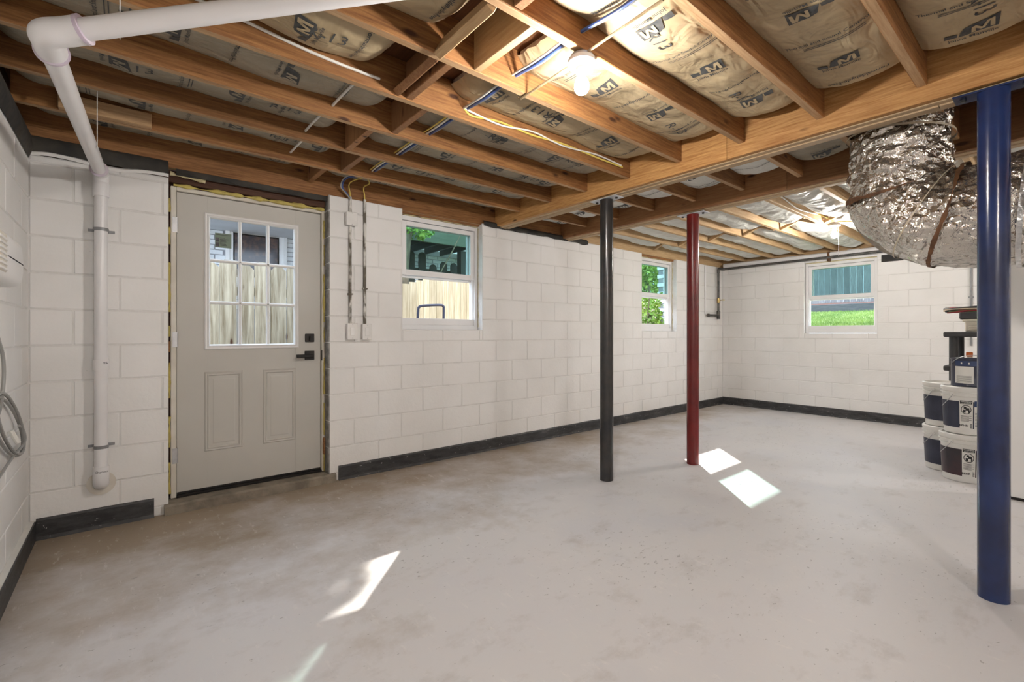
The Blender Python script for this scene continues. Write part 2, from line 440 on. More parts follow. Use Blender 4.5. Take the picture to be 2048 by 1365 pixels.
def lay_blocks(wall, u0, u1, ztop, off, openings, to_world, rotz):
    row = -1
    while True:
        z0 = max(0, ROW0 + row * ROWH); z1 = min(ztop(0) if callable(ztop) else ztop, ROW0 + (row + 1) * ROWH)
        if z0 >= (ztop(0) if callable(ztop) else ztop) - .01: break
        o = off if row % 2 == 0 else off - BLK / 2
        k = math.floor((u0 - o) / BLK)
        while o + k * BLK < u1:
            a, b = max(u0, o + k * BLK), min(u1, o + (k + 1) * BLK); k += 1
            if b - a < .02 or z1 - z0 < .02: continue
            rs = [(a, b, z0, z1)]
            for op in openings: rs = cut(rs, op)
            for (p, q, r, s_) in rs:
                jit = R.uniform(-.0012, .0012)
                place('block', block_mesh(q - p, s_ - r), wall, to_world(p, q, r, jit), rotz)
        row += 1
D0, D1 = .198, 1.19                       # door opening
W1 = (1.802, 2.641); W2 = (5.24, 6.08); WZ0 = 1.172
W3 = (1.626, 2.466); W3Z0, W3Z1 = 1.145, 2.145
WTOP, LTOP = 2.205, 2.125
mb = MB(); y0, y1 = WY + .004, WY + WT
mb.box(LX - WT, D0, y0, y1, 0, LTOP); mb.box(D1, W1[0], y0, y1, 0, WTOP)
mb.box(W1[0], W1[1], y0, y1, 0, WZ0); mb.box(W1[1], W2[0], y0, y1, 0, WTOP)
mb.box(W2[0], W2[1], y0, y1, 0, WZ0); mb.box(W2[1], FX + WT, y0, y1, 0, WTOP)
mb.box(D0, D1, WY + .08, y1, -.1, .03)
wall_back = struct(mb.build('wall_back', 'mortar'), 'white painted concrete block wall with the door and two windows')
lay_blocks(wall_back, LX, D0, LTOP, 1.588, [], lambda p, q, r, j: (p, WY + j, r), 0)
lay_blocks(wall_back, D1, FX, WTOP, 1.588, [(W1[0], W1[1], WZ0, 9), (W2[0], W2[1], WZ0, 9)], lambda p, q, r, j: (p, WY + j, r), 0)
# unpainted blocks in the door reveal (faces the door opening)
z = 0.0
for row in range(-1, 11):
    za, zb = max(.06, ROW0 + row * ROWH), min(WTOP, ROW0 + (row + 1) * ROWH)
    if zb - za > .03: place('reveal_block', block_mesh(.19, zb - za, 'rawblock'), wall_back, (D1 - .006, WY + .19, za), -math.pi / 2)
MB().box(LX - WT, D0, WY + .075, WY + WT, LTOP - .001, JT - .002).build('sill_plate', 'darkwood', wall_back)
# mortar cap on the low stretch left of the door
mb = MB(); n = 24; vs_ = []
for i in range(n + 1):
    x = LX + (D0 - LX) * i / n
    h = LTOP + .012 + .012 * math.sin(i * .35) + .006 * noise.noise((x * 9, 0, 3))
    for (dy, dz) in ((-.006, -.02), (-.012, -.004), (-.002, .006), (.05, .016), (.12, .016)): vs_.append((x, WY + dy, h + dz))
fs = [(i * 5 + k, (i + 1) * 5 + k, (i + 1) * 5 + k + 1, i * 5 + k + 1) for i in range(n) for k in range(4)]
mb.add(vs_, fs); mb.build('mortar_cap', 'block', wall_back, True)
# ragged mortar lip above the blocks right of the window
mb = MB(); vs_ = []; n = 60
for i in range(n + 1):
    x = W1[1] + (4.6 - W1[1]) * i / n
    h = WTOP + .005 + .02 * noise.noise((x * 6, 1, 0)) + (.012 if x < 4.0 else .0)
    for (dy, dz) in ((-.008, -.10), (-.006, -.01), (.004, .0), (.06, .004)): vs_.append((x, WY + dy, h + dz))
mb.add(vs_, [(i * 4 + k, (i + 1) * 4 + k, (i + 1) * 4 + k + 1, i * 4 + k + 1) for i in range(n) for k in range(3)])

# far wall
mb = MB(); x0, x1 = FX + .004, FX + WT
mb.box(x0, x1, W3[1], WY + WT, 0, WTOP); mb.box(x0, x1, NY - WT, W3[0], 0, WTOP)
mb.box(x0, x1, W3[0], W3[1], 0, W3Z0); mb.box(x0, x1, W3[0], W3[1], W3Z1, WTOP)
wall_right = struct(mb.build('wall_right', 'mortar'), 'white painted concrete block wall at the far end with one window')
lay_blocks(wall_right, -WY, 1.6, WTOP, -3.547, [(-W3[1], -W3[0], W3Z0, W3Z1)], lambda p, q, r, j: (FX + j, -p, r), -math.pi / 2)
MB().bbox(FX - .012, FX + .002, 1.36, 1.58, WTOP - .15, WTOP - .06, .003).build('sill_felt_and_hole', 'tar', wall_right)  # black box standing in for a dark open hole, not felt
# left wall
mb = MB(); mb.box(LX - WT, LX - .004, NY - WT, WY + .01, 0, LTOP)
wall_left = struct(mb.build('wall_left', 'mortar'), 'white painted concrete block wall at the left edge')
lay_blocks(wall_left, 0, WY, LTOP, 3.44, [], lambda p, q, r, j: (LX - j, p, r), math.pi / 2)
# wall behind the camera
mb = MB(); mb.box(LX - WT, FX + WT, NY - WT, NY, 0, 2.46)
struct(mb.build('wall_front', 'mortar'), 'white wall behind the viewer')

# floor
mb = MB(); nx, ny = 60, 50; vs_ = []
for j in range(ny + 1):
    for i in range(nx + 1):
        x = LX - .1 + (FX - LX + .2) * i / nx; y = NY - .1 + (WY - NY + .2) * j / ny
        vs_.append((x, y, 0))
mb.add(vs_, [(j * (nx + 1) + i, j * (nx + 1) + i + 1, (j + 1) * (nx + 1) + i + 1, (j + 1) * (nx + 1) + i) for j in range(ny) for i in range(nx)])
floor = struct(mb.build('floor', 'floor'), 'worn pinkish grey concrete floor with tan stains')

# black coated band at the wall base
def band(name, pts, nrm, h=.115, wob=.004, label=None):
    (xa, ya), (xb, yb) = pts; n = max(8, int(math.hypot(xb - xa, yb - ya) / .05)); vs_ = []
    for i in range(n + 1):
        t = i / n; x, y = xa + (xb - xa) * t, ya + (yb - ya) * t
        hh = h + wob * noise.noise((x * 3, y * 3, 5)) ; d = .013 + .003 * noise.noise((x * 7, y * 7, 1))
        for (dd, zz) in ((0, hh), (d * .7, hh - .003), (d, hh - .012), (d * 1.1, .02), (d * 1.5, 0), (0, -.0)):
            vs_.append((x + nrm[0] * dd, y + nrm[1] * dd, zz))
    fs = [(i * 6 + k, (i + 1) * 6 + k, (i + 1) * 6 + k + 1, i * 6 + k + 1) for i in range(n) for k in range(5)]
    fs += [tuple(range(6)), tuple(n * 6 + k for k in range(6))]
    mb = MB().add(vs_, fs)
    return struct(mb.build(name, 'band'), label)
band('baseboard_back', ((LX + .03, WY), (.125, WY)), (0, -1), .118, label='black coated wall base band left of the door')
band('baseboard_door', ((1.26, WY), (FX, WY)), (0, -1), .112, label='black coated wall base band right of the door')
band('baseboard_right', ((FX, WY), (FX, NY)), (-1, 0), .118, label='black coated wall base band along the far wall')
bl = MB(); bl.box(LX, LX + .03, NY, WY - .01, 0, .105)
bl = struct(bl.build('baseboard_left', 'band'), 'black coated wall base band along the left wall')
MB().box(LX, LX + .024, NY, WY - .012, .1055, .111).build('ledge_lip', 'paper', bl)

# ------------------------------------------------------------------ ceiling: subfloor, joists, rims, blocking, bridging
mb = MB().box(LX - WT, FX + WT, NY - WT, WY + WT, JT, JT + .03)
ceiling = struct(mb.build('ceiling', 'subfloor'), 'open joist ceiling with the wooden subfloor above')
def joist(xa, xb, y, m, w=.038, z0=JZ, z1=JT - .001, name='joist'):
    mb = MB(); mb.bbox(0, xb - xa, -w / 2, w / 2, 0, z1 - z0, .003)
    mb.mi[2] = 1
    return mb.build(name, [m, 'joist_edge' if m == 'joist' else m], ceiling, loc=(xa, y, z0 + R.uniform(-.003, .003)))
for y in JY:
    joist(LX - .02, B1[0] - .001, y, 'joist'); joist(B1[1] + .001, B2[0] - .001, y, 'joist'); joist(B2[1] + .001, FX + .05, y, 'joist_lit')
# rim boards on the walls
joist(LX - .1, B1[1] + .9, WY + .045, 'joist', .05, WTOP - .005, JT - .002, 'rim_joist')
joist(B2[1], FX + .1, WY + .045, 'joist_lit', .05, WTOP, JT - .002, 'rim_joist')
MB().bbox(FX + .03, FX + .08, NY, WY + .1, WTOP, JT - .002, .003).build('rim_joist', 'bridge', ceiling)
MB().bbox(LX - .12, LX - .05, NY, WY + .1, LTOP, JT - .002, .003).build('rim_joist', 'darkwood', ceiling)
# short cleat nailed under the last joist
MB().bbox(-.27, .10, 3.222, 3.268, JZ + .0, JZ + .075, .003).build('cleat', 'joist_edge', ceiling)
# header behind the joint above the door
MB().bbox(D0, D1, WY + .075, WY + .14, 2.118, WTOP - .006, .003).build('door_header', 'darkwood', ceiling)
MB().box(D0 - .02, D1 + .02, WY + .14, WY + WT, 2.101, WTOP + .05).build('door_header', 'darkwood', ceiling)
# tar felt on top of the low wall, left corner
mb = MB(); vs_ = []; n = 20
for i in range(n + 1):
    x = LX + (D0 - LX) * i / n; w = .01 * noise.noise((x * 8, 2, 2))
    for (dy, z_) in ((-.005 + w, LTOP + .012), (-.014 + w, LTOP + .04), (-.004 + w, WTOP + .01), (.02, WTOP + .03)): vs_.append((x, WY + dy, z_))
mb.add(vs_, [(i * 4 + k, (i + 1) * 4 + k, (i + 1) * 4 + k + 1, i * 4 + k + 1) for i in range(n) for k in range(3)])
mb.build('sill_felt_and_hole', 'tar', wall_back, True)
mb = MB(); vs_ = []; n = 40
for i in range(n + 1):
    y = NY + (WY - .01 - NY) * i / n; w = .012 * noise.noise((y * 6, 7, 2))
    for (dx, z_) in ((.004 + w, LTOP - .025 + w), (.022 + w, LTOP + .03), (.012, WTOP + .02), (-.04, WTOP + .06)): vs_.append((LX + dx, y, z_))
mb.add(vs_, [(i * 4 + k, (i + 1) * 4 + k, (i + 1) * 4 + k + 1, i * 4 + k + 1) for i in range(n) for k in range(3)])
mb.build('sill_felt_and_hole', 'tar', wall_left, True)
mb = MB(); vs_ = []; n = 50
for i in range(n + 1):
    x = W1[1] + .01 + (4.15 - W1[1]) * i / n; w = noise.noise((x * 7, 4, 2))
    for (dy, z_) in ((-.010, WTOP - .025 + .022 * w), (-.014, WTOP + .015), (.012, WTOP + .035)): vs_.append((x, WY + dy, z_))
mb.add(vs_, [(i * 3 + k, (i + 1) * 3 + k, (i + 1) * 3 + k + 1, i * 3 + k + 1) for i in range(n) for k in range(2)])
mb.build('sill_felt_and_hole', 'tar', wall_back, True)
# solid blocking between joists near the middle of the first span
for i in range(len(JY)):
    ya = JY[i]; yb = JY[i + 1] if i + 1 < len(JY) else WY + .02
    if ya < -.5: continue
    xx = 1.05 if (len(JY) - 1 - i) % 2 == 0 else 1.165
    mb = MB().bbox(-.019, .019, ya + .0195, yb - .0195, 0, JT - JZ - .012, .003)
    tilt = 0
    b_ = mb.build('blocking', 'bridge' if i in (10,) else 'blocking', ceiling, loc=(xx, 0, JZ + .004))
# leaning pale blocking piece beside the bulb bay
mb = MB().bbox(-.045, .045, JY[10] + .021, JY[11] - .021, 0, .036, .003)
o = mb.build('blocking', 'bridge', ceiling, loc=(1.00, 0, JZ + .02)); o.rotation_euler = (0, math.radians(-62), 0)
mb = MB().bbox(-.045, .045, JY[11] + .021, JY[12] - .021, 0, .036, .003)
o = mb.build('blocking', 'blocking', ceiling, loc=(1.02, 0, JZ + .03)); o.rotation_euler = (0, math.radians(-48), 0)
# cross bridging in the far span
for i in range(len(JY)):
    ya = JY[i]; yb = JY[i + 1] if i + 1 < len(JY) else WY + .02
    if ya < -.5: continue
    for sgn, xx in ((1, 5.46), (-1, 5.50)):
        za, zb = (JZ + .012, JT - .03) if sgn > 0 else (JT - .03, JZ + .012)
        d = Vector((0, yb - ya - .042, zb - za)); L = d.length
        mb = MB().bbox(-.019, .019, 0, L, -.03, .0, .002)
        o = mb.build('bridging', 'bridge', ceiling, loc=(xx, ya + .021, za + .015)); o.rotation_euler = (math.atan2(d.z, d.y), 0, 0)

# ------------------------------------------------------------------ beams
def beam(bx, m, label, y_end=WY + .1):
    t = thing('support_beam', label, 'beam', (bx[0], 0, BZ), 'built-up beams under the joists')
    w = (bx[1] - bx[0]) / 4
    for k in range(4):
        dz = (0, -.005, -.012, -.006)[k]
        # each ply is butt-jointed from two boards
        yj = (1.35, 2.6, .4, 1.9)[k]
        for (a, b) in ((NY, yj - .0008), (yj + .0008, y_end)):
            mb = MB().bbox(bx[0] + k * w + .0006, bx[0] + (k + 1) * w - .0006, a, b, BZ + dz, JT - .001, .002)
            mb.build('ply_board', m if k == 0 else 'beambot', t)
    return t
beam(B1, 'beam', 'nearer built-up wooden beam resting on the black and blue posts')
beam(B2, 'beam2', 'farther built-up wooden beam resting on the red post')

# ------------------------------------------------------------------ posts
def post(name, x, y, m, label, ztop, r=.051, plate='steel'):
    t = thing(name, label, 'post', (x, y, 0), 'steel lally columns')
    mb = MB(); mb.lathe([(0, 0), (r, 0), (r, ztop - .008), (0, ztop - .008)], (x, y, 0), 40); mb.build('column', m, t, True)
    p = MB().bbox(x - .052, x + .052, y - .125, y + .125, ztop - .008, ztop - .0005, .002).build('top_plate', plate, t)
    for s in (-1, 1):
        MB().lathe([(0, -.010), (.009, -.010), (.011, -.006), (.011, 0)], (x, y + s * .095, ztop - .008), 8).build('bolt', 'blackmetal', p)
    return t
post('support_post', 2.876, 2.325, 'post_black', 'glossy black steel post under the nearer beam', BZ - .012)
post('support_post', 3.812, 2.13, 'post_red', 'dark red steel post under the farther beam', BZ - .012)
post('support_post', 2.872, .223, 'post_blue', 'dark blue steel post at the right edge', BZ - .012, plate='post_blue')

# ------------------------------------------------------------------ insulation batts
def jm_print(mb, surf, cx, cy, flip, w=.165):
    h = w * .44
    def put(u, v, off):        # u across the text, v up the text
        x, y = (cx - v, cy - u) if not flip else (cx + v, cy + u)
        return (x, y, surf(x, y) - off)
    def grid(q, off, mi, n=3):     # q: four corners (u, v)
        vs_ = []
        for j in range(n + 1):
            for i in range(n + 1):
                a, b = i / n, j / n
                u = (q[0][0] * (1 - a) + q[1][0] * a) * (1 - b) + (q[3][0] * (1 - a) + q[2][0] * a) * b
                v = (q[0][1] * (1 - a) + q[1][1] * a) * (1 - b) + (q[3][1] * (1 - a) + q[2][1] * a) * b
                vs_.append(put(u * w, v * h, off))
        mb.add(vs_, [(j * (n + 1) + i, j * (n + 1) + i + 1, (j + 1) * (n + 1) + i + 1, (j + 1) * (n + 1) + i) for j in range(n) for i in range(n)], mi)
    # dark slanted block with the J hooking out of its lower left and the M left blank in it
    grid([(-.06, -.5), (.46, -.5), (.53, .60), (-.02, .40)], .0034, 0, 10)
    grid([(-.24, -.5), (-.06, -.5), (-.02, .36), (-.10, .32)], .0034, 0, 6)
    grid([(-.50, -.5), (-.26, -.5), (-.24, -.14), (-.47, -.02)], .0034, 0, 6)
    for q in ([(.00, -.36), (.075, -.36), (.105, .30), (.035, .26)], [(.035, .26), (.115, .30), (.235, -.30), (.165, -.30)],
              [(.165, -.30), (.235, -.30), (.385, .42), (.305, .40)], [(.325, -.36), (.405, -.36), (.435, .44), (.355, .42)]):
        grid(q, .0062, 1, 5)
    line_print(mb, surf, cx + (h * .80 if not flip else -h * .80), cy, 'Johns Manville', w * .155, flip)
def line_print(mb, surf, cx, cy, body, size, flip, along=False, bold=.012):
    tv, tf = text_geo(body, size, bold); out = []
    for u, v in tv:
        if along: x, y = (cx + u, cy - v) if not flip else (cx - u, cy + v)
        else: x, y = (cx - v, cy - u) if not flip else (cx + v, cy + u)
        out.append((x, y, surf(x, y) - .0036))
    mb.add(out, tf, 0)
ORD = ['ninth', 'eighth', 'seventh', 'sixth', 'fifth', 'fourth', 'third', 'second', 'first']
bays = [(JY[7 + k] + .0205, (JY[8 + k] if 8 + k < len(JY) else WY + .03) - .0205) for k in range(9)]
def batt(xa, xb, bay, kind, label, zb, sag, seed, hang=None, prints=True, amp=.016):
    ya, yb = bays[bay]
    cyc = (ya + yb) / 2; hw = (yb - ya) / 2
    def surf(x, y):
        t = min(1, abs((y - cyc) / hw))
        e = min(x - xa, xb - x) / .10; e = max(0, min(1, e)); e = 1 - (1 - e) ** 2
        z = zb - sag * (1 - t * t) ** .8 * (.6 + .4 * e) + .05 * (1 - e)
        z += amp * noise.noise((x * 3.2, y * 4.5, seed)) + amp * .55 * noise.noise((x * 9, y * 7, seed + 5)) * (1 - t ** 4)
        z += amp * .42 * (abs(noise.noise((x * 8 - y * 9, y * 6 + x * 3, seed + 2))) - .2) * (1 - t ** 6)
        if amp > .02: z += amp * .5 * abs(noise.noise((x * 14 + y * 6, y * 5, seed + 9))) * (1 - t ** 6)
        if hang and hang[0] < x < hang[1]:
            q = (x - hang[0]) / (hang[1] - hang[0]); z -= hang[2] * math.sin(math.pi * q) * (1 - .5 * t)
        return z
    nx = max(10, int((xb - xa) / (.018 if amp > .02 else .024))); ny = 18; vs_ = []
    for i in range(nx + 1):
        for j in range(ny + 1):
            x = xa + (xb - xa) * i / nx; y = ya + (yb - ya) * j / ny
            rag = .012 * noise.noise((y * 22, seed, 3)) if i in (0, nx) else 0
            vs_.append((x + rag, y, surf(x, y)))
    m = ny + 1
    fs = [(i * m + j, i * m + j + 1, (i + 1) * m + j + 1, (i + 1) * m + j) for i in range(nx) for j in range(ny)]
    t = thing('insulation_batt', label, 'insulation', ((xa + xb) / 2, cyc, zb), 'insulation batts between the joists')
    MB().add(vs_, fs).build('facing', kind, t, True)
    # fibreglass body above the facing, visible where the batt is cut
    vs2 = []
    nb = 10
    for i in (0, 1, 2, 3):
        x = (xa + .012, xa + .03, xb - .03, xb - .012)[i]
        for j in range(nb + 1):
            y = ya + .006 + (yb - ya - .012) * j / nb; s0 = surf(x, y) + .006
            vs2 += [(x, y, s0), (x + (.004 if i < 2 else -.004), y, min(JT - .004, s0 + .07 + .012 * noise.noise((y * 20, i, seed))))]
    k = (nb + 1) * 2; fs2 = []
    for j in range(nb):
        for i in (0, 3):
            a = i * k + j * 2; fs2.append((a, a + 2, a + 3, a + 1))
        for i in (0, 1, 2):
            a = i * k + j * 2 + 1; b = (i + 1) * k + j * 2 + 1; fs2.append((a, a + 2, b + 2, b))
    MB().add(vs2, fs2).build('fibre_core', 'fluff', t, True)
    if prints:
        pr = []
        x = xa + .13 + .22 * ((seed * 37 % 10) / 10); k = int(seed) % 4
        while x < xb - .1:
            mb = MB()
            if k == 0: jm_print(mb, surf, x, cyc + .02, False)
            elif k == 1: line_print(mb, surf, x, cyc, 'Formaldehyde-Free', .030, True)
            elif k == 2: jm_print(mb, surf, x, cyc - .02, True)
            else:
                line_print(mb, surf, x, cyc, 'Thermal and Sound Control', .026, False)
                for q in (.028, .040):
                    vsq = [(x + q + d, cyc + e, surf(x + q + d, cyc + e) - .003) for e in [-.13 + .02 * w for w in range(12)] for d in (0, .004)]
                    mb.add(vsq, [(2 * w, 2 * w + 1, 2 * w + 3, 2 * w + 2) for w in range(11)], 0)
            pr.append(mb); x += .225; k = (k + 1) % 4
        if (xb - xa) > 1.0:
            for q in (.32, .78):
                if (int(seed * 3 + q * 10) % 3):
                    mb = MB(); line_print(mb, surf, xa + (xb - xa) * q, cyc + .03 * math.sin(seed), '-R13' if q < .5 else 'R-13', .085, int(seed) % 2 == 0, True, -.002); pr.append(mb)
        for mb in pr: mb.build('print', ['print', kind], t)
    return t
for k in range(9):
    o = ORD[k]
    grey = 'kraft_grey' if k >= 5 else 'kraft'
    xs = 1.02 if (8 - k) % 2 == 0 else 1.13
    batt(LX - .01, xs - .06 - (.07 if k in (3, 4) else 0), k, grey, f'brown paper faced insulation left of the blocking, {o} ceiling bay from door wall', 2.378, .034, 3.1 + k * 1.7, hang=(.35, .9, .05) if k == 4 else ((.3, .85, .03) if k == 5 else None))
    batt(xs + .10 + (.16 if k in (3, 4) else .02), B1[0] - .05, k, grey, f'brown paper faced insulation between blocking and nearer beam, {o} ceiling bay from door wall', 2.378, .036, 11.3 + k * 1.3)
    if k != 0 and k != 1: batt(B1[1] + .03, B2[0] - .04, k, 'kraft_pale' if k > 2 else 'kraft_grey', f'wrinkled insulation between the two beams, {o} ceiling bay from door wall', 2.37, .045, 21.3 + k * 2.3, prints=k > 1)
    batt(B2[1] + .03, 5.36, k, 'kraft_pale', f'pale bulging insulation before the cross bridging, {o} far ceiling bay from door wall', 2.36, .075, 31.3 + k * 1.9, prints=False, amp=.026)
    batt(5.62, FX - .05, k, 'kraft_pale', f'pale bulging insulation beyond the cross bridging, {o} far ceiling bay from door wall', 2.36, .075, 41.3 + k * 1.9, prints=False, amp=.026)

# ------------------------------------------------------------------ door
YD = 3.76
dr = bpy.data.objects.new('door_1', None); COL.objects.link(dr); dr.location = (.7, YD, .07)
struct(dr, 'grey half-lite exterior door with nine panes and two raised panels')
fr = MB(); fr.bbox(.214, .244, YD - .025, YD + .09, .066, 2.10, .003); fr.bbox(1.164, 1.190, YD - .025, YD + .09, .066, 2.10, .003); fr.bbox(.244, 1.164, YD - .025, YD + .09, 2.075, 2.10, .003)
fr.build('door_frame', 'jamb', dr)
GX0, GX1, GZ0, GZ1 = .432, .968, 1.063, 1.930
sl = MB(); sx0, sx1, sz0, sz1 = .247, 1.161, .092, 2.072
sl.bbox(sx0, GX0 - .012, YD, YD + .044, sz0, sz1, .002); sl.bbox(GX1 + .012, sx1, YD, YD + .044, sz0, sz1, .002)
sl.box(GX0 - .013, GX1 + .013, YD, YD + .044, GZ1 + .012, sz1 - .001); sl.box(GX0 - .013, GX1 + .013, YD, YD + .044, sz0 + .001, GZ0 - .012)
slab = sl.build('door_slab', 'door', dr)
lf = MB()                                # lite frame: mitred moulding ring with a stepped profile
def ring(mb, x0, x1, z0, z1, prof, mi=0):        # prof: (inset, y)
    vs_ = []
    for ins, y in prof: vs_ += [(x0 + ins, y, z0 + ins), (x1 - ins, y, z0 + ins), (x1 - ins, y, z1 - ins), (x0 + ins, y, z1 - ins)]
    fs = []
    for i in range(len(prof) - 1):
        for k in range(4): fs.append((i * 4 + k, i * 4 + (k + 1) % 4, (i + 1) * 4 + (k + 1) % 4, (i + 1) * 4 + k))
    mb.add(vs_, fs, mi)
ring(lf, .400, 1.0, 1.031, 1.962, [(0, YD), (0, YD - .006), (.006, YD - .010), (.014, YD - .007), (.024, YD - .012), (.030, YD - .006), (.034, YD + .012)])
lf.build('lite_frame', 'trimwhite', dr)
mt = MB()
mw = .011; xs = [GX0 + (GX1 - GX0) * k / 3 for k in (1, 2)]; zs = [GZ0 + (GZ1 - GZ0) * k / 3 for k in (1, 2)]
def muntin(a, b, horizontal):
    m_ = MB()
    prof = [(-mw, .010), (-mw, -.002), (-mw * .4, -.010), (mw * .4, -.010), (mw, -.002), (mw, .010)]
    vs_ = []
    for e in (0, 1):
        for p, y in prof: vs_.append((b[e], YD + y, a + p) if horizontal else (a + p, YD + y, b[e]))
    m_.add(vs_, [(k, k + 1, k + 7, k + 6) for k in range(5)])
    m_.build('muntin', 'trimwhite', dr)
for x in xs: muntin(x, (GZ0, GZ1), False)
for z_ in zs: muntin(z_, (GX0, GX1), True)
cx_ = [GX0] + xs + [GX1]; cz_ = [GZ0] + zs + [GZ1]
for i in range(3):
    for j in range(3):
        MB().box(cx_[i] + .002, cx_[i + 1] - .002, YD + .012, YD + .015, cz_[j] + .002, cz_[j + 1] - .002).build('pane', 'glass', dr)
for (a, b) in ((.400, .630), (.757, .982)):
    p = MB(); ring(p, a, b, .338, .878, [(0, YD - .0005), (.006, YD - .006), (.014, YD - .003), (.022, YD - .007), (.032, YD + .004), (.055, YD - .002), (.058, YD - .002)])
    vs_ = [(a + .058, YD - .002, .396), (b - .058, YD - .002, .396), (b - .058, YD - .002, .82), (a + .058, YD - .002, .82)]
    p.add(vs_, [(0, 1, 2, 3)]); p.build('raised_panel', 'door', dr)
h = MB().bbox(1.043, 1.113, YD - .012, YD, .938, 1.006, .002).build('door_handle', 'blackmetal', dr)
l = MB(); l.tube([(1.078, YD - .01, .972), (1.078, YD - .05, .972)], .012, 12); l.bbox(.972, 1.09, YD - .060, YD - .042, .958, .982, .003); l.build('lever', 'blackmetal', h)
d = MB().bbox(1.046, 1.112, YD - .014, YD, 1.074, 1.138, .003).build('deadbolt', 'blackmetal', dr)
MB().bbox(1.073, 1.084, YD - .032, YD - .013, 1.085, 1.122, .003).build('thumb_turn', 'blackmetal', d)
for zc in (1.85, 1.10, .34):
    hg = MB(); hg.tube([(.2455, YD - .014, zc - .05), (.2455, YD - .014, zc + .05)], .0075, 10); hg.bbox(.222, .247, YD - .027, YD - .0245, zc - .05, zc + .05, .0008)
    hg.build('hinge', 'galv', dr)
st = MB().bbox(1.1605, 1.168, YD - .027, YD - .022, .93, 1.01, .001).build('strike_plate', 'blackmetal', dr)
th = MB(); th.bbox(.244, 1.164, YD - .03, YD + .09, .064, .080, .003); th.bbox(.25, 1.16, YD - .006, YD + .04, .080, .094, .002); th.build('threshold', 'blackmetal', dr)
stk = MB().bbox(.462, .560, YD + .0085, YD + .0115, 1.735, 1.835, .0004).build('sticker', 'sticker', dr)
tx = MB()
for i in range(7): tx.box(.490, .490 + R.uniform(.03, .055), YD + .0078, YD + .0083, 1.750 + i * .0085, 1.753 + i * .0085)
tx.box(.468, .552, YD + .0078, YD + .0083, 1.822, 1.8245); tx.build('print', 'ink', stk)
tx = MB(); tx.box(.465, .486, YD + .0078, YD + .0083, 1.741, 1.770); tx.box(.465, .486, YD + .0078, YD + .0083, 1.774, 1.803); tx.build('print_photo', 'stickerdark', stk)
# foam around the frame
def foam(name, pts, r, seed, m='foam', parent=None):
    P_ = curve_pts(pts, 1) if len(pts) > 2 else pts
    out = []; rs = []
    L = sum((Vector(pts[i + 1]) - Vector(pts[i])).length for i in range(len(pts) - 1)); n = max(6, int(L / .014))
    a, b = Vector(pts[0]), Vector(pts[-1])
    for i in range(n + 1):
        p = a.lerp(b, i / n); w = noise.noise((p.x * 14, p.z * 14, seed)); w2 = noise.noise((p.x * 40, p.z * 40, seed + 3))
        out.append(p + Vector((0, -.006 * w, 0))); rs.append(max(.0018, r * (.75 + .9 * w + .35 * w2)))
    return MB().tube(out, rs, 8).build(name, m, parent, True)
foam('sealing_foam', [(D0 + .03, YD - .036, 2.106), (D1 - .01, YD - .036, 2.104)], .016, 2, parent=dr)
for (za, zb, sd) in ((1.93, 2.02, 1), (1.72, 1.83, 4), (1.28, 1.60, 9), (1.12, 1.19, 7), (.72, .95, 5), (.40, .60, 3), (.10, .30, 8)):
    foam('sealing_foam', [(D0 + .010, YD - .016, za), (D0 + .010, YD - .016, zb)], .0085, sd, parent=dr)
    foam('sealing_foam', [(D1 - .010, YD - .032, za - .05), (D1 - .010, YD - .032, zb)], .0075, sd + .5, parent=dr)
foam('sealing_foam', [(D0 + .01, YD - .06, 2.17), (D0 + .20, YD - .07, 2.15)], .013, 12, 'foam_pale', dr)
MB().bbox(D0 + .003, .214, YD + .02, YD + .09, .07, 2.19, .002).build('shim_board', 'darkwood', dr)
MB().bbox(D0 + .002, .213, YD - .02, YD + .02, 1.02, 1.09, .002).build('shim', 'joist', dr)
MB().bbox(D1 - .02, D1 - .007, YD - .05, YD - .027, .20, .33, .002).build('shim', 'joist', dr)
tar = MB(); vs_ = []; n = 30
for i in range(n + 1):
    x = D0 + .04 + (D1 - D0 - .05) * i / n
    for (dy, z_) in ((-.012, WTOP - .005), (-.016, 2.165 + .02 * noise.noise((x * 9, 8, 8)) - .014 * (i / n - .4)), (.004, 2.16)): vs_.append((x, WY + .035 + dy, z_))
tar.add(vs_, [(i * 3 + k, (i + 1) * 3 + k, (i + 1) * 3 + k + 1, i * 3 + k + 1) for i in range(n) for k in range(2)]); tar.build('torn_felt', 'tar', dr, True)

# concrete curb under the door
mb = MB(); n = 40; vs_ = []
for i in range(n + 1):
    x = .175 + (1.235 - .175) * i / n; w = .004 * noise.noise((x * 10, 1, 1)); w2 = .005 * noise.noise((x * 13, 5, 1))
    for (y_, z_) in ((WY + .2, .064), (WY - .02 + w2, .063 + w), (WY - .032 + w2, .052 + w), (WY - .036 + w2, -.001)): vs_.append((x, y_, z_))
mb.add(vs_, [(i * 4 + k, (i + 1) * 4 + k, (i + 1) * 4 + k + 1, i * 4 + k + 1) for i in range(n) for k in range(3)] + [(0, 1, 2, 3), tuple(n * 4 + k for k in (3, 2, 1, 0))])
struct(mb.build('trim_1', 'curb', None, True), 'rough concrete curb under the grey door')

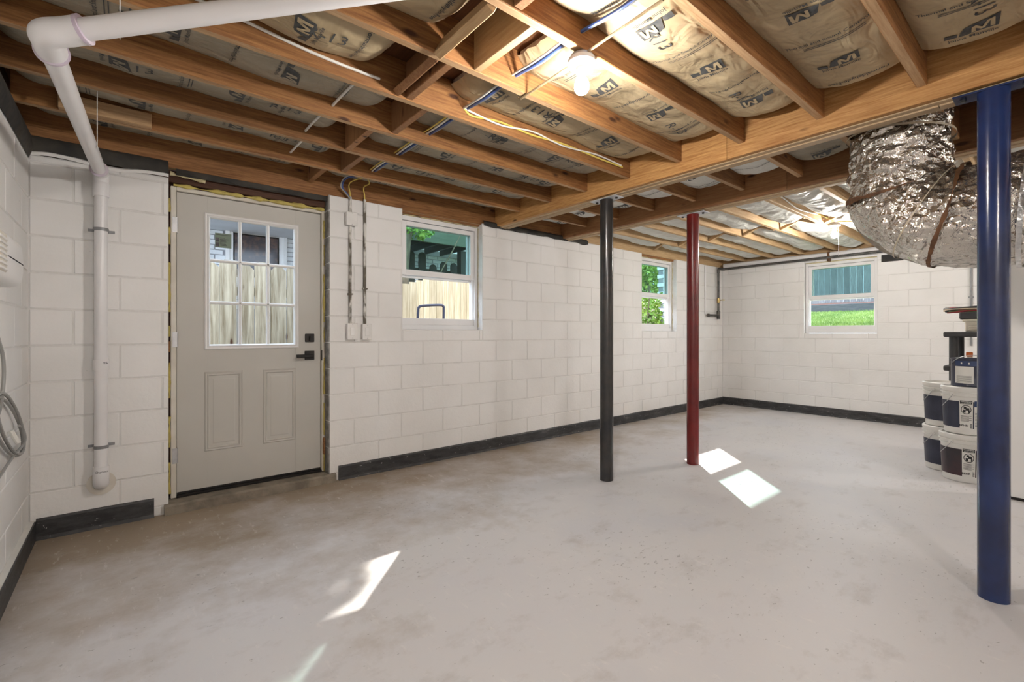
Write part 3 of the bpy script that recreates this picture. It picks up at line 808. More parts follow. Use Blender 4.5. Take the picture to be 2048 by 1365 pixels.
# ------------------------------------------------------------------ windows
def window(name, u0, u1, z0, z1, tw, label):
    t = bpy.data.objects.new(name, None); COL.objects.link(t); t.location = tw((u0 + u1) / 2, .1, z0)
    struct(t, label)
    def bx(n, a, b, d0, d1, c, e, m, par=None, ch=.002):
        pa, pb = Vector(tw(a, d0, c)), Vector(tw(b, d1, e))
        lo = [min(pa[i], pb[i]) for i in range(3)]; hi = [max(pa[i], pb[i]) for i in range(3)]
        return MB().bbox(lo[0], hi[0], lo[1], hi[1], lo[2], hi[2], ch).build(n, m, par or t)
    g = .006
    fl, fr_ = u0 + g, u1 - g
    # outer frame (vinyl) in the masonry opening
    bx('frame_jamb', fl, fl + .030, .075, .175, z0 + .002, z1 - .012, 'vinyl'); bx('frame_jamb', fr_ - .030, fr_, .075, .175, z0 + .002, z1 - .012, 'vinyl')
    bx('frame_head', fl + .030, fr_ - .030, .075, .175, z1 - .05, z1 - .012, 'vinyl')
    bx('frame_sill', fl + .030, fr_ - .030, .075, .175, z0 + .002, z0 + .045, 'vinyl'); bx('sill_step', fl + .030, fr_ - .030, .09, .16, z0 + .045, z0 + .105, 'vinyl')
    for a in (fl + .030, fr_ - .042): bx('sash_track', a, a + .012, .10, .16, z0 + .105, z1 - .05, 'vinyl')
    # two sashes, both in the upper half: the lower one is slid up in front of the upper one
    zt = z1 - .054; zb = z0 + .485
    for nm, d, ins, zlow, gm in (('lower_sash', .088, .032, zb, 'tintglass'), ('upper_sash', .128, .040, zb - .020, 'tintglass')):
        s0, s1 = fl + ins, fr_ - ins; w = .042
        sash = bx(nm, s0, s0 + w, d, d + .03, zlow, zt, 'vinyl')
        bx('stile', s1 - w, s1, d, d + .03, zlow, zt, 'vinyl', sash)
        bx('top_rail', s0 + w, s1 - w, d, d + .03, zt - .040, zt, 'vinyl', sash); bx('bottom_rail', s0 + w, s1 - w, d, d + .03, zlow, zlow + .048, 'vinyl', sash)
        bx('glass', s0 + w, s1 - w, d + .012, d + .016, zlow + .048, zt - .040, gm, sash, .0005)
    # foam bead round the frame
    pa, pb = tw(fl, .078, z1 - .004), tw(fr_, .078, z1 - .004)
    foam('foam_bead', [pa, pb], .008, u0 * 3, 'foam_pale', t)
    foam('foam_bead', [tw(fr_ + .004, .072, z0 + .03), tw(fr_ + .004, .072, z1 - .02)], .004, u0 * 5, 'foam_pale', t)
    return t
window('window_1', W1[0], W1[1], WZ0, 2.185, lambda u, d, z: (u, WY + d, z), 'white vinyl window with raised sash right of the grey door')
window('window_2', W2[0], W2[1], WZ0, 2.185, lambda u, d, z: (u, WY + d, z), 'white vinyl window with raised sash between the black and red posts')
window('window_3', -W3[1], -W3[0], W3Z0, W3Z1, lambda u, d, z: (FX + d - .03, -u, z), 'white vinyl window with raised sash on the far wall')
for (a, b) in (W1, W2):      # timber head over the windows
    MB().bbox(a - .0, b + .0, WY + .05, WY + WT, 2.182, WTOP + .01, .002).build('window_header', 'joist', ceiling)

# ------------------------------------------------------------------ light fixtures
def fixture(x, y, z, ya, yb, label, w=BULB_W):
    t = thing('bulb_fixture', label, 'light', (x, y, z), 'bare bulb ceiling lights')
    mb = MB(); mb.lathe([(0, .0), (.054, .0), (.057, -.008), (.056, -.018), (.046, -.026), (.028, -.030), (.024, -.034), (.024, -.052), (.021, -.056), (.016, -.056)], (x, y, z), 36)
    mb.build('porcelain_base', 'porcelain', t, True)
    for s in (-1, 1): MB().lathe([(0, -.003), (.004, -.003), (.005, 0)], (x + s * .036, y, z - .027), 8).build('screw', 'brass', t)
    prof = [(.013, -.052), (.0135, -.064), (.017, -.074), (.025, -.088), (.0295, -.102), (.030, -.113), (.027, -.126), (.020, -.136), (.010, -.1415), (0, -.1425)]
    # frosted bulb: the neck end near the socket glows less than the dome
    L0 = w / (math.pi * .0145)
    b = MB(); b.lathe(prof[:5], (x, y, z), 12, 1); b.lathe(prof[4:], (x, y, z), 12, 0)
    b.build('bulb', [emit('bulb_glow', (1, .955, .90), L0 * 1.15), emit('bulb_neck_glow', (1, .955, .90), L0 * .3)], t, True)
    MB().lathe([(0, .012), (.046, .012), (.046, .0), (0, 0)], (x, y, z + .001), 16).build('ceiling_box', 'galv', t)
    if ya is not None:
        bar = MB()
        pts = [(x - .03, ya, z + .03), (x - .03, ya + .02, z + .012), (x - .01, y - .05, z + .010), (x, y, z + .014), (x + .01, y + .05, z + .010), (x + .03, yb - .02, z + .012), (x + .03, yb, z + .028)]
        for i in range(len(pts) - 1): bar.tube([pts[i], pts[i + 1]], .0055, 6)
        bar.build('hanger_bar', 'bracket', t)
    return t
fixture(1.42, 1.275, 2.252, JY[9] + .01, JY[10] + .45, 'bare lit bulb in white porcelain holder, nearest the viewer')
fx2 = fixture(5.58, 1.57, 2.262, JY[9] + .43, JY[11] - .01, 'bare lit bulb in white porcelain holder beyond the foil duct')
MB().tube([(5.58, 1.535, 2.22), (5.58, 1.533, 2.0), (5.58, 1.535, 1.93)], .0015, 5).build('pull_chain', 'galv', fx2)
fixture(.4, -1.4, 2.262, JY[3] - .2, JY[4] - .2, 'added unseen fill bulb in porcelain holder behind the viewer, left one', 62)  # added bulb out of view, brightens the room from behind the camera
fixture(3.7, -1.6, 2.262, JY[3] - .3, JY[4] - .3, 'added unseen fill bulb in porcelain holder behind the viewer, right one', 44)  # second added fill bulb, also out of view
fixture(5.9, -1.2, 2.262, JY[3], JY[4], 'added unseen fill bulb in porcelain holder behind the white partition', 50)  # added bulb hidden by the partition, fills the far part with light

# ------------------------------------------------------------------ PVC drain pipe
t = thing('drain_pipe', 'white PVC drain pipe climbing the wall in the left corner', 'pipe', (-.12, 3.58, .3))
PR = .0302
Xp, Yp = -.12, 3.583
MB().tube([(Xp, Yp, .335), (Xp, Yp, 1.98)], PR, 24, False).build('riser', 'pvc', t, True)
wy = MB(); wy.tube([(Xp, Yp, .372), (Xp, Yp, .30)], .037, 24); wy.tube(curve_pts([(Xp, Yp, .33), (Xp, Yp, .295), (Xp, Yp + .012, .272), (Xp, Yp + .05, .262), (Xp, Yp + .07, .26)], 4), .036, 24, True); wy.build('base_elbow', 'pvc', t, True)
fl = MB(); fl.tube([(Xp, WY - .014, .262), (Xp, WY - .002, .262)], .066, 28); fl.build('wall_flange', 'jamb', t, True)
MB().lathe([(PR, -.03), (.036, -.03), (.0365, -.026), (.0365, .026), (.036, .03), (PR, .03)], (Xp, Yp, .958), 28).build('coupling', 'pvc', t, True)
cp = MB()
for (a0, a1, zz) in ((-1.25, -1.05, .972), (-1.0, -.92, .972), (-.88, -.72, .972), (-1.25, -.98, .964), (-.92, -.60, .964)):
    cp.lathe([(.0369, zz), (.0369, zz + .0045)], (Xp, Yp, 0), 4, 0, a0, a1)
cp.build('print', 'print', t)
tv, tf = text_geo('Charlotte', .016, .01)
MB().add([(Xp + .0375 * math.sin(u / .0375 + .15), Yp - .0375 * math.cos(u / .0375 + .15), .345 + v) for u, v in tv], tf).build('print', 'print', t)
el = (-.185, 1.90, 2.005)
up = Vector((Xp, Yp, 2.06)); e2 = Vector(el)
dirn = (e2 - up).normalized()
MB().lathe([(PR, -.055), (.037, -.055), (.0375, -.05), (.0375, .02), (.036, .025)], (Xp, Yp, 1.985), 28).build('elbow_hub', 'pvc', t, True)
MB().tube(curve_pts([(Xp, Yp, 1.98), (Xp, Yp, 2.02), (Xp, Yp - .018, 2.062), tuple(up + dirn * .075), tuple(up + dirn * .12)], 5), .0355, 24).build('upper_elbow', 'pvc', t, True)
MB().tube([up + dirn * .118, up + dirn * .128], .042, 24).build('primer_ring', 'pvc_edge', t, True)
MB().tube([up + dirn * .1, e2 - dirn * .02], PR, 24).build('run', 'pvc', t, True)
d2 = Vector((.635, -.35, .195)).normalized()
MB().tube(curve_pts([e2 - dirn * .10, e2 - dirn * .05, e2 + dirn * .002 + d2 * .004, e2 + d2 * .055, e2 + d2 * .10], 6), .0385, 24).build('big_elbow', 'pvc', t, True)
MB().tube([e2 - dirn * .112, e2 - dirn * .100], .043, 24).build('primer_ring', 'pvc_edge', t, True)
MB().tube([e2 + d2 * .094, e2 + d2 * .104], .0405, 24).build('primer_ring', 'pvc_edge', t, True)
MB().tube([e2 + d2 * .05, e2 + d2 * 1.05], PR, 24).build('branch', 'pvc', t, True)
for zc in (1.74, .485):
    s = MB(); s.lathe([(PR + .001, -.009), (PR + .003, -.009), (PR + .003, .009), (PR + .001, .009)], (Xp, Yp, zc), 24, 0, math.pi, 2 * math.pi)
    for sg in (-1, 1): s.bbox(Xp + sg * .046 - .014, Xp + sg * .046 + .014, WY - .006, WY - .002, zc - .008, zc + .008, .001); s.bbox(Xp + sg * .0325 - .0015, Xp + sg * .0325 + .0015, Yp, WY - .002, zc - .009, zc + .009, .0005)
    s.build('pipe_clamp', 'grey_strap', t)
for (p, d_) in ((e2 + d2 * .16, 0), (up + dirn * .62, 0)):
    s = MB(); s.bbox(p.x + .030, p.x + .0325, p.y - .01, p.y + .01, p.z - .02, JZ + .07, .0005); s.build('hanger_strap', 'paper', t)
    hs = MB()
    for k in range(12):
        hs.box(p.x + .0294, p.x + .0331, p.y - .004, p.y + .004, p.z + .02 + k * .022, p.z + .028 + k * .022)
    hs.build('strap_holes', 'wire_grey', t)

# ------------------------------------------------------------------ wall switches, junction box, surface conduits
def plate_box(name, x0, x1, z0, z1, dpt, label, cat, rocker):
    t = thing(name, label, cat, ((x0 + x1) / 2, WY, z0))
    MB().bbox(x0 + .004, x1 - .004, WY - dpt + .006, WY - .001, z0 + .004, z1 - .004, .003).build('back_box', 'switch', t)
    c = MB().bbox(x0, x1, WY - dpt, WY - dpt + .007, z0, z1, .003).build('cover_plate', 'switch', t)
    xc, zc = (x0 + x1) / 2, (z0 + z1) / 2
    if rocker: MB().bbox(xc - .0165, xc + .0165, WY - dpt - .004, WY - dpt + .001, zc - .034, zc + .034, .002).build('rocker', 'rocker', c)
    for s in (-1, 1): MB().tube([(xc, WY - dpt - .0012, zc + s * (z1 - z0) * .41), (xc, WY - dpt + .001, zc + s * (z1 - z0) * .41)], .003, 8).build('screw', 'galv', c)
    return t
plate_box('junction_box', 1.306, 1.394, 1.985, 2.090, .05, 'white blank cover junction box above the left light switch', 'box', False)
plate_box('light_switch', 1.314, 1.396, 1.092, 1.220, .05, 'white surface light switch below the junction box', 'switch', True)
plate_box('light_switch', 1.434, 1.512, 1.090, 1.217, .05, 'white surface light switch nearest the window beside the door', 'switch', True)
def conduit(x, segs, label, tail):
    t = thing('surface_conduit', label, 'conduit', (x, WY - .012, segs[0][0]))
    for a, b in segs:
        n = max(4, int((b - a) / .06))
        MB().tube([(x + .002 * noise.noise((k * 1.3, x, 0)), WY - .014, a + (b - a) * k / n) for k in range(n + 1)], .0115, 10).build('conduit', 'conduit', t, True)
    for z_ in tail: MB().bbox(x - .02, x + .02, WY - .028, WY - .002, z_ - .006, z_ + .006, .002).build('clip', 'conduit', t)
    return t
conduit(1.348, [(1.215, 1.99), (2.088, 2.215)], 'flaking white conduit rising from the left switch through the junction box', [1.45])
conduit(1.466, [(1.215, 2.215)], 'flaking white conduit rising from the right switch to the ceiling', [1.5])
def cable(name, label, pts, r, m, n=8, group=None, sides=8):
    o = MB().tube(curve_pts(pts, n), r, sides).build(name, m, None, True)
    return tag(o, label, 'cable', group)
for (x, dx, nm) in ((1.348, -.07, 'left'), (1.466, -.005, 'right')):
    cable('supply_cable', f'yellow cable looping into the {nm} wall conduit', [(x, WY - .014, 2.20), (x - .003, WY - .018, 2.245), (x - .022, WY - .05, 2.30), (x - .01, WY - .13, 2.315), (1.39, 3.40, 2.325), (1.385, 3.30, 2.33)], .0045, 'wire_yellow')
cable('supply_cable', 'blue cable looped above the left wall conduit', [(1.345, WY - .02, 2.20), (1.32, WY - .03, 2.23), (1.27, WY - .06, 2.27), (1.28, WY - .13, 2.32), (1.36, 3.42, 2.33), (1.38, 3.30, 2.335)], .0055, 'wire_blue')
cable('supply_cable', 'grey cable looped above the left wall conduit', [(1.343, WY - .024, 2.20), (1.30, WY - .04, 2.235), (1.255, WY - .07, 2.27), (1.27, WY - .14, 2.325), (1.36, 3.40, 2.335), (1.38, 3.28, 2.34)], .0045, 'wire_grey')
# cables running across the joists through drilled holes
def run_across(name, label, m, dx, dz, r, seed, y0=.3, y1=3.30):
    pts = []
    ys = [y for y in JY if y0 < y < y1 + .02]
    for i, y in enumerate(ys):
        pts.append((1.372 + dx + .004 * i, y, 2.332 + dz))
        if i + 1 < len(ys):
            k = noise.noise((i * 3.3, seed, 0)); pts.append((1.372 + dx * 1.6 + .012 * k, (y + ys[i + 1]) / 2, 2.322 + dz - .008 + .010 * k))
    return cable(name, label, pts, r, m, 6)
run_across('wire_run', 'thick blue cable threaded through the joists toward the switches', 'wire_blue', 0, 0, .0065, 1)
run_across('wire_run', 'pale cable threaded through the joists beside the blue cable', 'wire_white', -.014, -.003, .0048, 2, 1.0)
run_across('wire_run', 'yellow cable threaded through the joists beside the blue cable', 'wire_yellow', -.022, .003, .0045, 3, 1.9)
run_across('wire_run', 'dark grey cable threaded through the joists beside the blue cable', 'wire_grey', .010, .004, .005, 4)
# cables stapled along a joist toward the beam
yk = JY[12] - .026
cable('stapled_cable', 'yellow cable stapled along a joist toward the nearer beam', [(1.37, yk + .01, 2.325), (1.42, yk, 2.300), (1.6, yk, 2.322), (1.85, yk, 2.315), (2.1, yk, 2.33), (2.4, yk - .003, 2.322), (2.70, yk - .006, 2.318)], .0055, 'wire_yellow')
cable('stapled_cable', 'cream cable stapled along a joist toward the nearer beam', [(1.37, yk + .01, 2.33), (1.45, yk - .002, 2.315), (1.62, yk - .003, 2.305), (1.85, yk - .003, 2.335), (2.1, yk - .003, 2.316), (2.42, yk - .006, 2.338), (2.68, yk - .01, 2.325)], .005, 'wire_white')
yk = JY[12] - .024
cable('stapled_cable', 'white cable drooping along a joist left of the blocking', [(-.1, yk - .02, 2.36), (.12, yk, 2.37), (.35, yk, 2.35), (.6, yk, 2.325), (.8, yk, 2.318), (.9, yk + .004, 2.32)], .0065, 'wire_white')
for i, (x, k, nm) in enumerate(((.82, 12, 'nearest'), (.80, 13, 'middle'), (.82, 14, 'farthest'))):
    cable('cable_stub', f'short white cable stub between joists, {nm} of three', [(x + .05, JY[k] + .02, 2.345), (x + .02, JY[k] + .12, 2.34), (x + .005, JY[k] + .26, 2.33), (x, JY[k] + .385, 2.325)], .0065, 'wire_white', group='white cable stubs')
# cables of the far span
cable('stapled_cable', 'cream cable stapled along a far joist beyond the red post', [(3.9, JY[11] - .026, 2.35), (4.4, JY[11] - .026, 2.34), (4.8, JY[11] - .026, 2.30), (5.3, JY[11] - .03, 2.33)], .006, 'wire_white')
cable('stapled_cable', 'yellow cable slung between far joists near the second bulb', [(5.3, JY[11] - .04, 2.33), (5.45, JY[10] + .25, 2.26), (5.55, JY[10] + .05, 2.245), (5.6, JY[9] + .2, 2.255), (5.7, JY[8] + .1, 2.30)], .005, 'wire_yellow')

# ------------------------------------------------------------------ foil wrapped duct
duct = thing('foil_duct', 'large crinkled foil wrapped duct elbow hanging from the joists beside the blue post', 'duct', (3.33, .6, 1.5))
def duct_path():
    pts = []
    for i in range(14): pts.append((Vector((3.335, .625, 2.44 - .50 * i / 13)), .226))
    c = Vector((3.335, .295, 1.94)); rb = .33
    for i in range(1, 17):
        a = math.pi / 2 * i / 16 * .82
        pts.append((c + Vector((0, rb * math.cos(a), -rb * math.sin(a) * .62)),   .226 + .029 * i / 16))
    p, r = pts[-1]; d_ = Vector((0, -1, .02)).normalized()
    for i in range(1, 40): pts.append((p + d_ * .042 * i + Vector((0, 0, .0)), .255))
    return pts
dp = duct_path(); nn = 96; vs_ = []; frames = []
P0 = []
fine = []
for i in range(len(dp) - 1):
    for k in range(3):
        a, b = dp[i], dp[i + 1]; fine.append((a[0].lerp(b[0], k / 3), a[1] + (b[1] - a[1]) * k / 3))
fine.append(dp[-1]); dp = fine
def duct_pt(i, g, extra=0.0):
    p, r = dp[i]; q = dp[min(i + 1, len(dp) - 1)][0]; o = dp[max(i - 1, 0)][0]
    t = (q - o).normalized(); a = Vector((1, 0, 0)); b = t.cross(a).normalized()
    dirv = a * math.cos(g) + b * math.sin(g)
    w = p + dirv * r
    return w, dirv
for i in range(len(dp)):
    for k in range(nn):
        w, dv = duct_pt(i, 2 * math.pi * k / nn)
        big = noise.noise(w * 3.1) * .024 + noise.noise(w * 7.5 + Vector((3, 1, 2))) * .014
        vd = noise.voronoi(w * 10 + noise.noise_vector(w * 6) * .5)[0]
        cr = (vd[1] - vd[0]) * .028
        vd2 = noise.voronoi(w * 23)[0]; cr += (vd2[1] - vd2[0]) * .011
        vs_.append(w + dv * (big + cr - .010))
fs = [(i * nn + k, i * nn + (k + 1) % nn, (i + 1) * nn + (k + 1) % nn, (i + 1) * nn + k) for i in range(len(dp) - 1) for k in range(nn)]
tris = []
for f in fs: tris += [(f[0], f[1], f[2]), (f[0], f[2], f[3])] if R.random() < .5 else [(f[0], f[1], f[3]), (f[1], f[2], f[3])]
MB().add(vs_, tris).build('foil_wrap', 'foil', duct)
def duct_ring(i, w_, m, name, tilt=0, lift=.012, jag=0.0):
    out = []; n2 = 72
    for s in (0, 1):
        for k in range(n2):
            g = 2 * math.pi * k / n2
            ii = i + tilt * math.sin(g) + (s - .5) * w_ * (1 + jag * noise.noise((k * .6, i, 0)))
            j = max(0, min(len(dp) - 2, int(ii))); fr_ = ii - j
            a, dv = duct_pt(j, g); b, dv2 = duct_pt(j + 1, g)
            w = a.lerp(b, fr_); out.append(w + dv * (noise.noise(w * 3.1) * .024 + lift))
    MB().add(out, [(k, (k + 1) % n2, n2 + (k + 1) % n2, n2 + k) for k in range(n2)]).build(name, m, duct, True)
duct_ring(46, 2.0, 'rust', 'rusty_seam', 5, .016, .9)
duct_ring(86, 1.6, 'rust', 'rusty_seam', 4, .017, .9)
duct_ring(16, .9, 'strap', 'tie_strap', 3, .017)
duct_ring(72, .8, 'strap', 'tie_strap', 2, .018)
duct_ring(104, 1.4, 'foil_plain', 'foil_tape', 2, .018)
# smooth loose foil flap on the far side of the elbow
fp = MB(); vs_ = []
for i in range(25):
    for k in range(15):
        a = math.radians(-10 + 100 * i / 24); g = k / 14
        p = Vector((3.50 + .17 * g, .295 + (.60 - .07 * g) * math.cos(a) , 1.92 - (.42) * math.sin(a) * (1 - .12 * g)))
        vs_.append(p + Vector((0, .01 * noise.noise(p * 8), .012 * noise.noise(p * 6))))
fp.add(vs_, [(i * 15 + k, i * 15 + k + 1, (i + 1) * 15 + k + 1, (i + 1) * 15 + k) for i in range(24) for k in range(14)])
fp.build('loose_foil_flap', 'foil_plain', duct, True)

# ------------------------------------------------------------------ pipes in the far corner
t = thing('gas_pipe', 'black iron pipe along the top of the far wall with corner drop', 'pipe', (7.2, 3.6, 1.42))
MB().tube([(7.36, 3.58, 2.172), (7.36, .2, 2.192)], .017, 14).build('run', 'blackpipe', t, True)
MB().tube(curve_pts([(7.22, 3.60, 2.10), (7.22, 3.60, 2.15), (7.25, 3.60, 2.17), (7.33, 3.60, 2.172), (7.36, 3.57, 2.172)], 5), .021, 14).build('elbow', 'blackpipe', t, True)
MB().tube([(7.22, 3.60, 2.12), (7.22, 3.60, 1.45)], .0165, 14).build('drop', 'blackpipe', t, True)
MB().tube([(7.22, 3.60, 1.50), (7.22, 3.60, 1.37)], .026, 14).build('tee', 'blackpipe', t, True)
MB().tube([(7.22, 3.60, 1.43), (6.90, 3.60, 1.425)], .0165, 14).build('branch', 'blackpipe', t, True)
MB().tube([(6.92, 3.60, 1.425), (6.885, 3.60, 1.425)], .024, 14).build('cap', 'blackpipe', t, True)
v = MB(); v.tube([(7.22, 3.60, 1.70), (7.22, 3.60, 1.63)], .024, 12); v.tube([(7.22, 3.60, 1.665), (7.27, 3.56, 1.675)], .007, 8); v.build('valve', 'brass', t, True)
MB().bbox(7.27, 7.32, 3.545, 3.565, 1.668, 1.682, .003).build('valve_handle', 'wire_yellow', t)
t = thing('wall_conduit', 'thin white painted conduit on the door wall near the far corner', 'conduit', (6.88, WY, 1.4))
MB().tube([(6.87, WY - .012, 2.19), (6.87, WY - .012, 1.44)], .009, 10).build('conduit', 'pvc', t, True)
MB().bbox(6.855, 6.885, WY - .026, WY - .002, 1.80, 1.815, .002).build('clip', 'pvc', t)
t = thing('vent_pipe', 'white PVC pipe running along the top of the far wall', 'pipe', (7.39, 1.9, 2.23))
MB().tube([(7.405, 3.60, 2.228), (7.405, .1, 2.215)], .034, 20).build('run', 'pvc', t, True)
MB().tube([(7.405, 1.93, 2.2215), (7.405, 1.80, 2.2215)], .040, 20).build('coupling', 'pvc', t, True)
MB().bbox(7.37, 7.44, 2.13, 2.16, 2.13, 2.26, .003).build('pipe_hook', 'rust', t)
t = thing('wall_conduit', 'thin grey conduit dropping down the far wall above the coiled cords', 'conduit', (7.44, .757, 1.2))
MB().tube([(7.44, .757, 2.19), (7.44, .757, 1.0)], .011, 10).build('conduit', 'grey_strap', t, True)
MB().bbox(7.425, 7.449, .735, .78, 1.55, 1.565, .002).build('clip', 'grey_strap', t)

# ------------------------------------------------------------------ left wall: louvred box and grey cable
t = thing('wall_unit', 'white rounded wall box with louvres at the left edge', 'appliance', (LX, 2.6, 1.32))
mb = MB(); n = 10; secs = []
for (dx, ins) in ((0, .0), (.040, .0), (.062, .006), (.075, .022), (.078, .04)):
    ringp = []
    y0_, y1_, z0_, z1_ = 2.30 + ins, 2.872 - ins, 1.330 + ins, 1.525 - ins; rr = .060
    for (cy_, cz__, a0) in ((y1_ - rr, z1_ - rr, 0), (y0_ + rr, z1_ - rr, 90), (y0_ + rr, z0_ + rr, 180), (y1_ - rr, z0_ + rr, 270)):
        for k in range(6):
            a = math.radians(a0 + 18 * k); ringp.append((LX + .001 + dx, cy_ + rr * math.cos(a), cz__ + rr * math.sin(a)))
    secs.append(ringp)
vs_ = [p for s_ in secs for p in s_]; m = 24
mb.add(vs_, [(i * m + k, i * m + (k + 1) % m, (i + 1) * m + (k + 1) % m, (i + 1) * m + k) for i in range(len(secs) - 1) for k in range(m)] + [tuple((len(secs) - 1) * m + k for k in range(m))])
mb.build('housing', 'vinyl', t, True)
MB().bbox(LX + .074, LX + .082, 2.33, 2.47, 1.36, 1.50, .004).build('front_grille', 'jamb', t)
for k in range(7): MB().bbox(LX + .080, LX + .086, 2.335, 2.465, 1.365 + k * .018, 1.375 + k * .018, .002).build('louvre', 'switch', t)
lg = MB(); lg.bbox(LX + .0655, LX + .069, 2.838, 2.852, 1.372, 1.388, .001); lg.build('logo_mark', 'grey_strap', t)
t = thing('coiled_cable', 'grey cable coil hanging on the left wall', 'cable', (LX, 3.1, .6))
for i, (r0, ph) in enumerate(((.0, 0), (.012, .5))):
    pts = []
    for k in range(15):
        a = 2 * math.pi * k / 14
        pts.append((LX + .018 + .008 * i, 2.98 + (.345 - .03 * i) * math.cos(a + ph * .1), .72 + r0 + .105 * math.sin(a) - .14 * math.cos(a + ph * .1) * .9))
    MB().tube(curve_pts(pts, 5), .0065, 8).build('loop', 'wire_grey', t, True)
MB().tube(curve_pts([(LX + .02, 2.74, 1.12), (LX + .022, 2.82, 1.04), (LX + .022, 2.835, .95), (LX + .02, 2.78, .84), (LX + .02, 2.70, .80)], 6), .0065, 8).build('loop', 'wire_grey', t, True)
MB().tube(curve_pts([(LX + .02, 3.20, .70), (LX + .025, 3.29, .66), (LX + .025, 3.30, .60), (LX + .02, 3.0, .58), (LX + .02, 2.6, .545)], 6), .006, 8).build('tail', 'wire_grey', t, True)
MB().tube([(LX + .012, 3.06, .70), (LX + .034, 3.07, .64)], .010, 8).build('tie', 'wire_white', t, True)

# ------------------------------------------------------------------ white partition at the right edge
t = struct(MB().bbox(4.67, 4.75, -2.6, .32, .02, 2.19, .004).build('wall_partition', 'panelwhite'), 'white partition panel at the right edge behind the blue post')
MB().bbox(4.675, 4.745, -2.6, .315, .0, .02, .001).build('gap_shade_strip', 'blackmetal', t)  # black strip paints the shade in the gap under the panel

# ------------------------------------------------------------------ shelf, pails, cans
CAM_A = math.atan2(-.55, -5.0)
t = thing('shelf_unit', 'black resin shelf unit behind the stacked pails', 'shelf', (5.75, .3, 0))
SX0, SX1, SY0, SY1 = 5.50, 5.96, -.30, .735
for zt_ in (.30, .86, 1.155):
    MB().bbox(SX0, SX1, SY0, SY1, zt_ - .045, zt_, .008).build('shelf_board', 'shelf', t)
for (px, py) in ((SX0 + .055, SY1 - .06), (SX1 - .055, SY1 - .06), (SX0 + .055, SY0 + .06), (SX1 - .055, SY0 + .06)):
    MB().lathe([(0, 0), (.038, 0), (.034, .04), (.030, .06), (.030, 1.13), (0, 1.13)], (px, py, 0), 18).build('shelf_post', 'shelf', t, True)
    MB().lathe([(.030, .66), (.042, .665), (.042, .715), (.030, .72)], (px, py, 0), 18).build('post_collar', 'shelf', t, True)
t = thing('storage_bin', 'cream plastic bin with a black lid on the shelf unit', 'bin', (5.72, .45, 1.156))
MB().bbox(5.56, 5.86, -.05, .605, 1.157, 1.262, .008).build('bin_body', 'bin', t)
MB().bbox(5.545, 5.875, -.065, .620, 1.240, 1.262, .006).build('bin_rim', 'bin', t)
for k in range(3): MB().bbox(5.553, 5.562, .08, .58, 1.172 + k * .020, 1.180 + k * .020, .002).build('rib', 'bin', t)
MB().bbox(5.552, 5.87, -.06, .640, 1.263, 1.325, .008).build('bin_lid', 'shelf', t)
t = thing('cord_coil', 'coil of red, green and black extension cords on the black bin lid', 'cord', (5.7, .45, 1.33))
cols = ['greenw', 'redw', 'blackw', 'wire_tan', 'redw', 'greenw', 'wire_grey', 'blackw']
for i, c in enumerate(cols):
    pts = []; rr = .20 + .012 * (i % 4); zz = 1.335 + .011 * (i // 2)
    for k in range(13):
        a = 2 * math.pi * k / 12
        pts.append((5.70 + (.12 + .008 * (i % 4)) * math.cos(a), .47 + (rr + .05) * math.sin(a), zz + .010 * math.sin(2 * a + i)))
    MB().tube(curve_pts(pts, 4), .0062, 7).build('cord_loop', c, t, True)
MB().bbox(5.555, 5.60, .43, .455, 1.325, 1.405, .004).build('orange_tie', 'orange', t)
def cyl_text(mb, body, size, c, r, ang, z, mi=0, bold=.01):
    tv, tf = text_geo(body, size, bold)
    mb.add([(c[0] + r * math.cos(ang + u / r), c[1] + r * math.sin(ang + u / r), z + v) for u, v in tv], tf, mi)
def patch(mb, c, r, a0, a1, z0, z1, mi=0, n=8):
    mb.lathe([(r, z0), (r, z1)], (c[0], c[1], 0), n, mi, a0, a1)
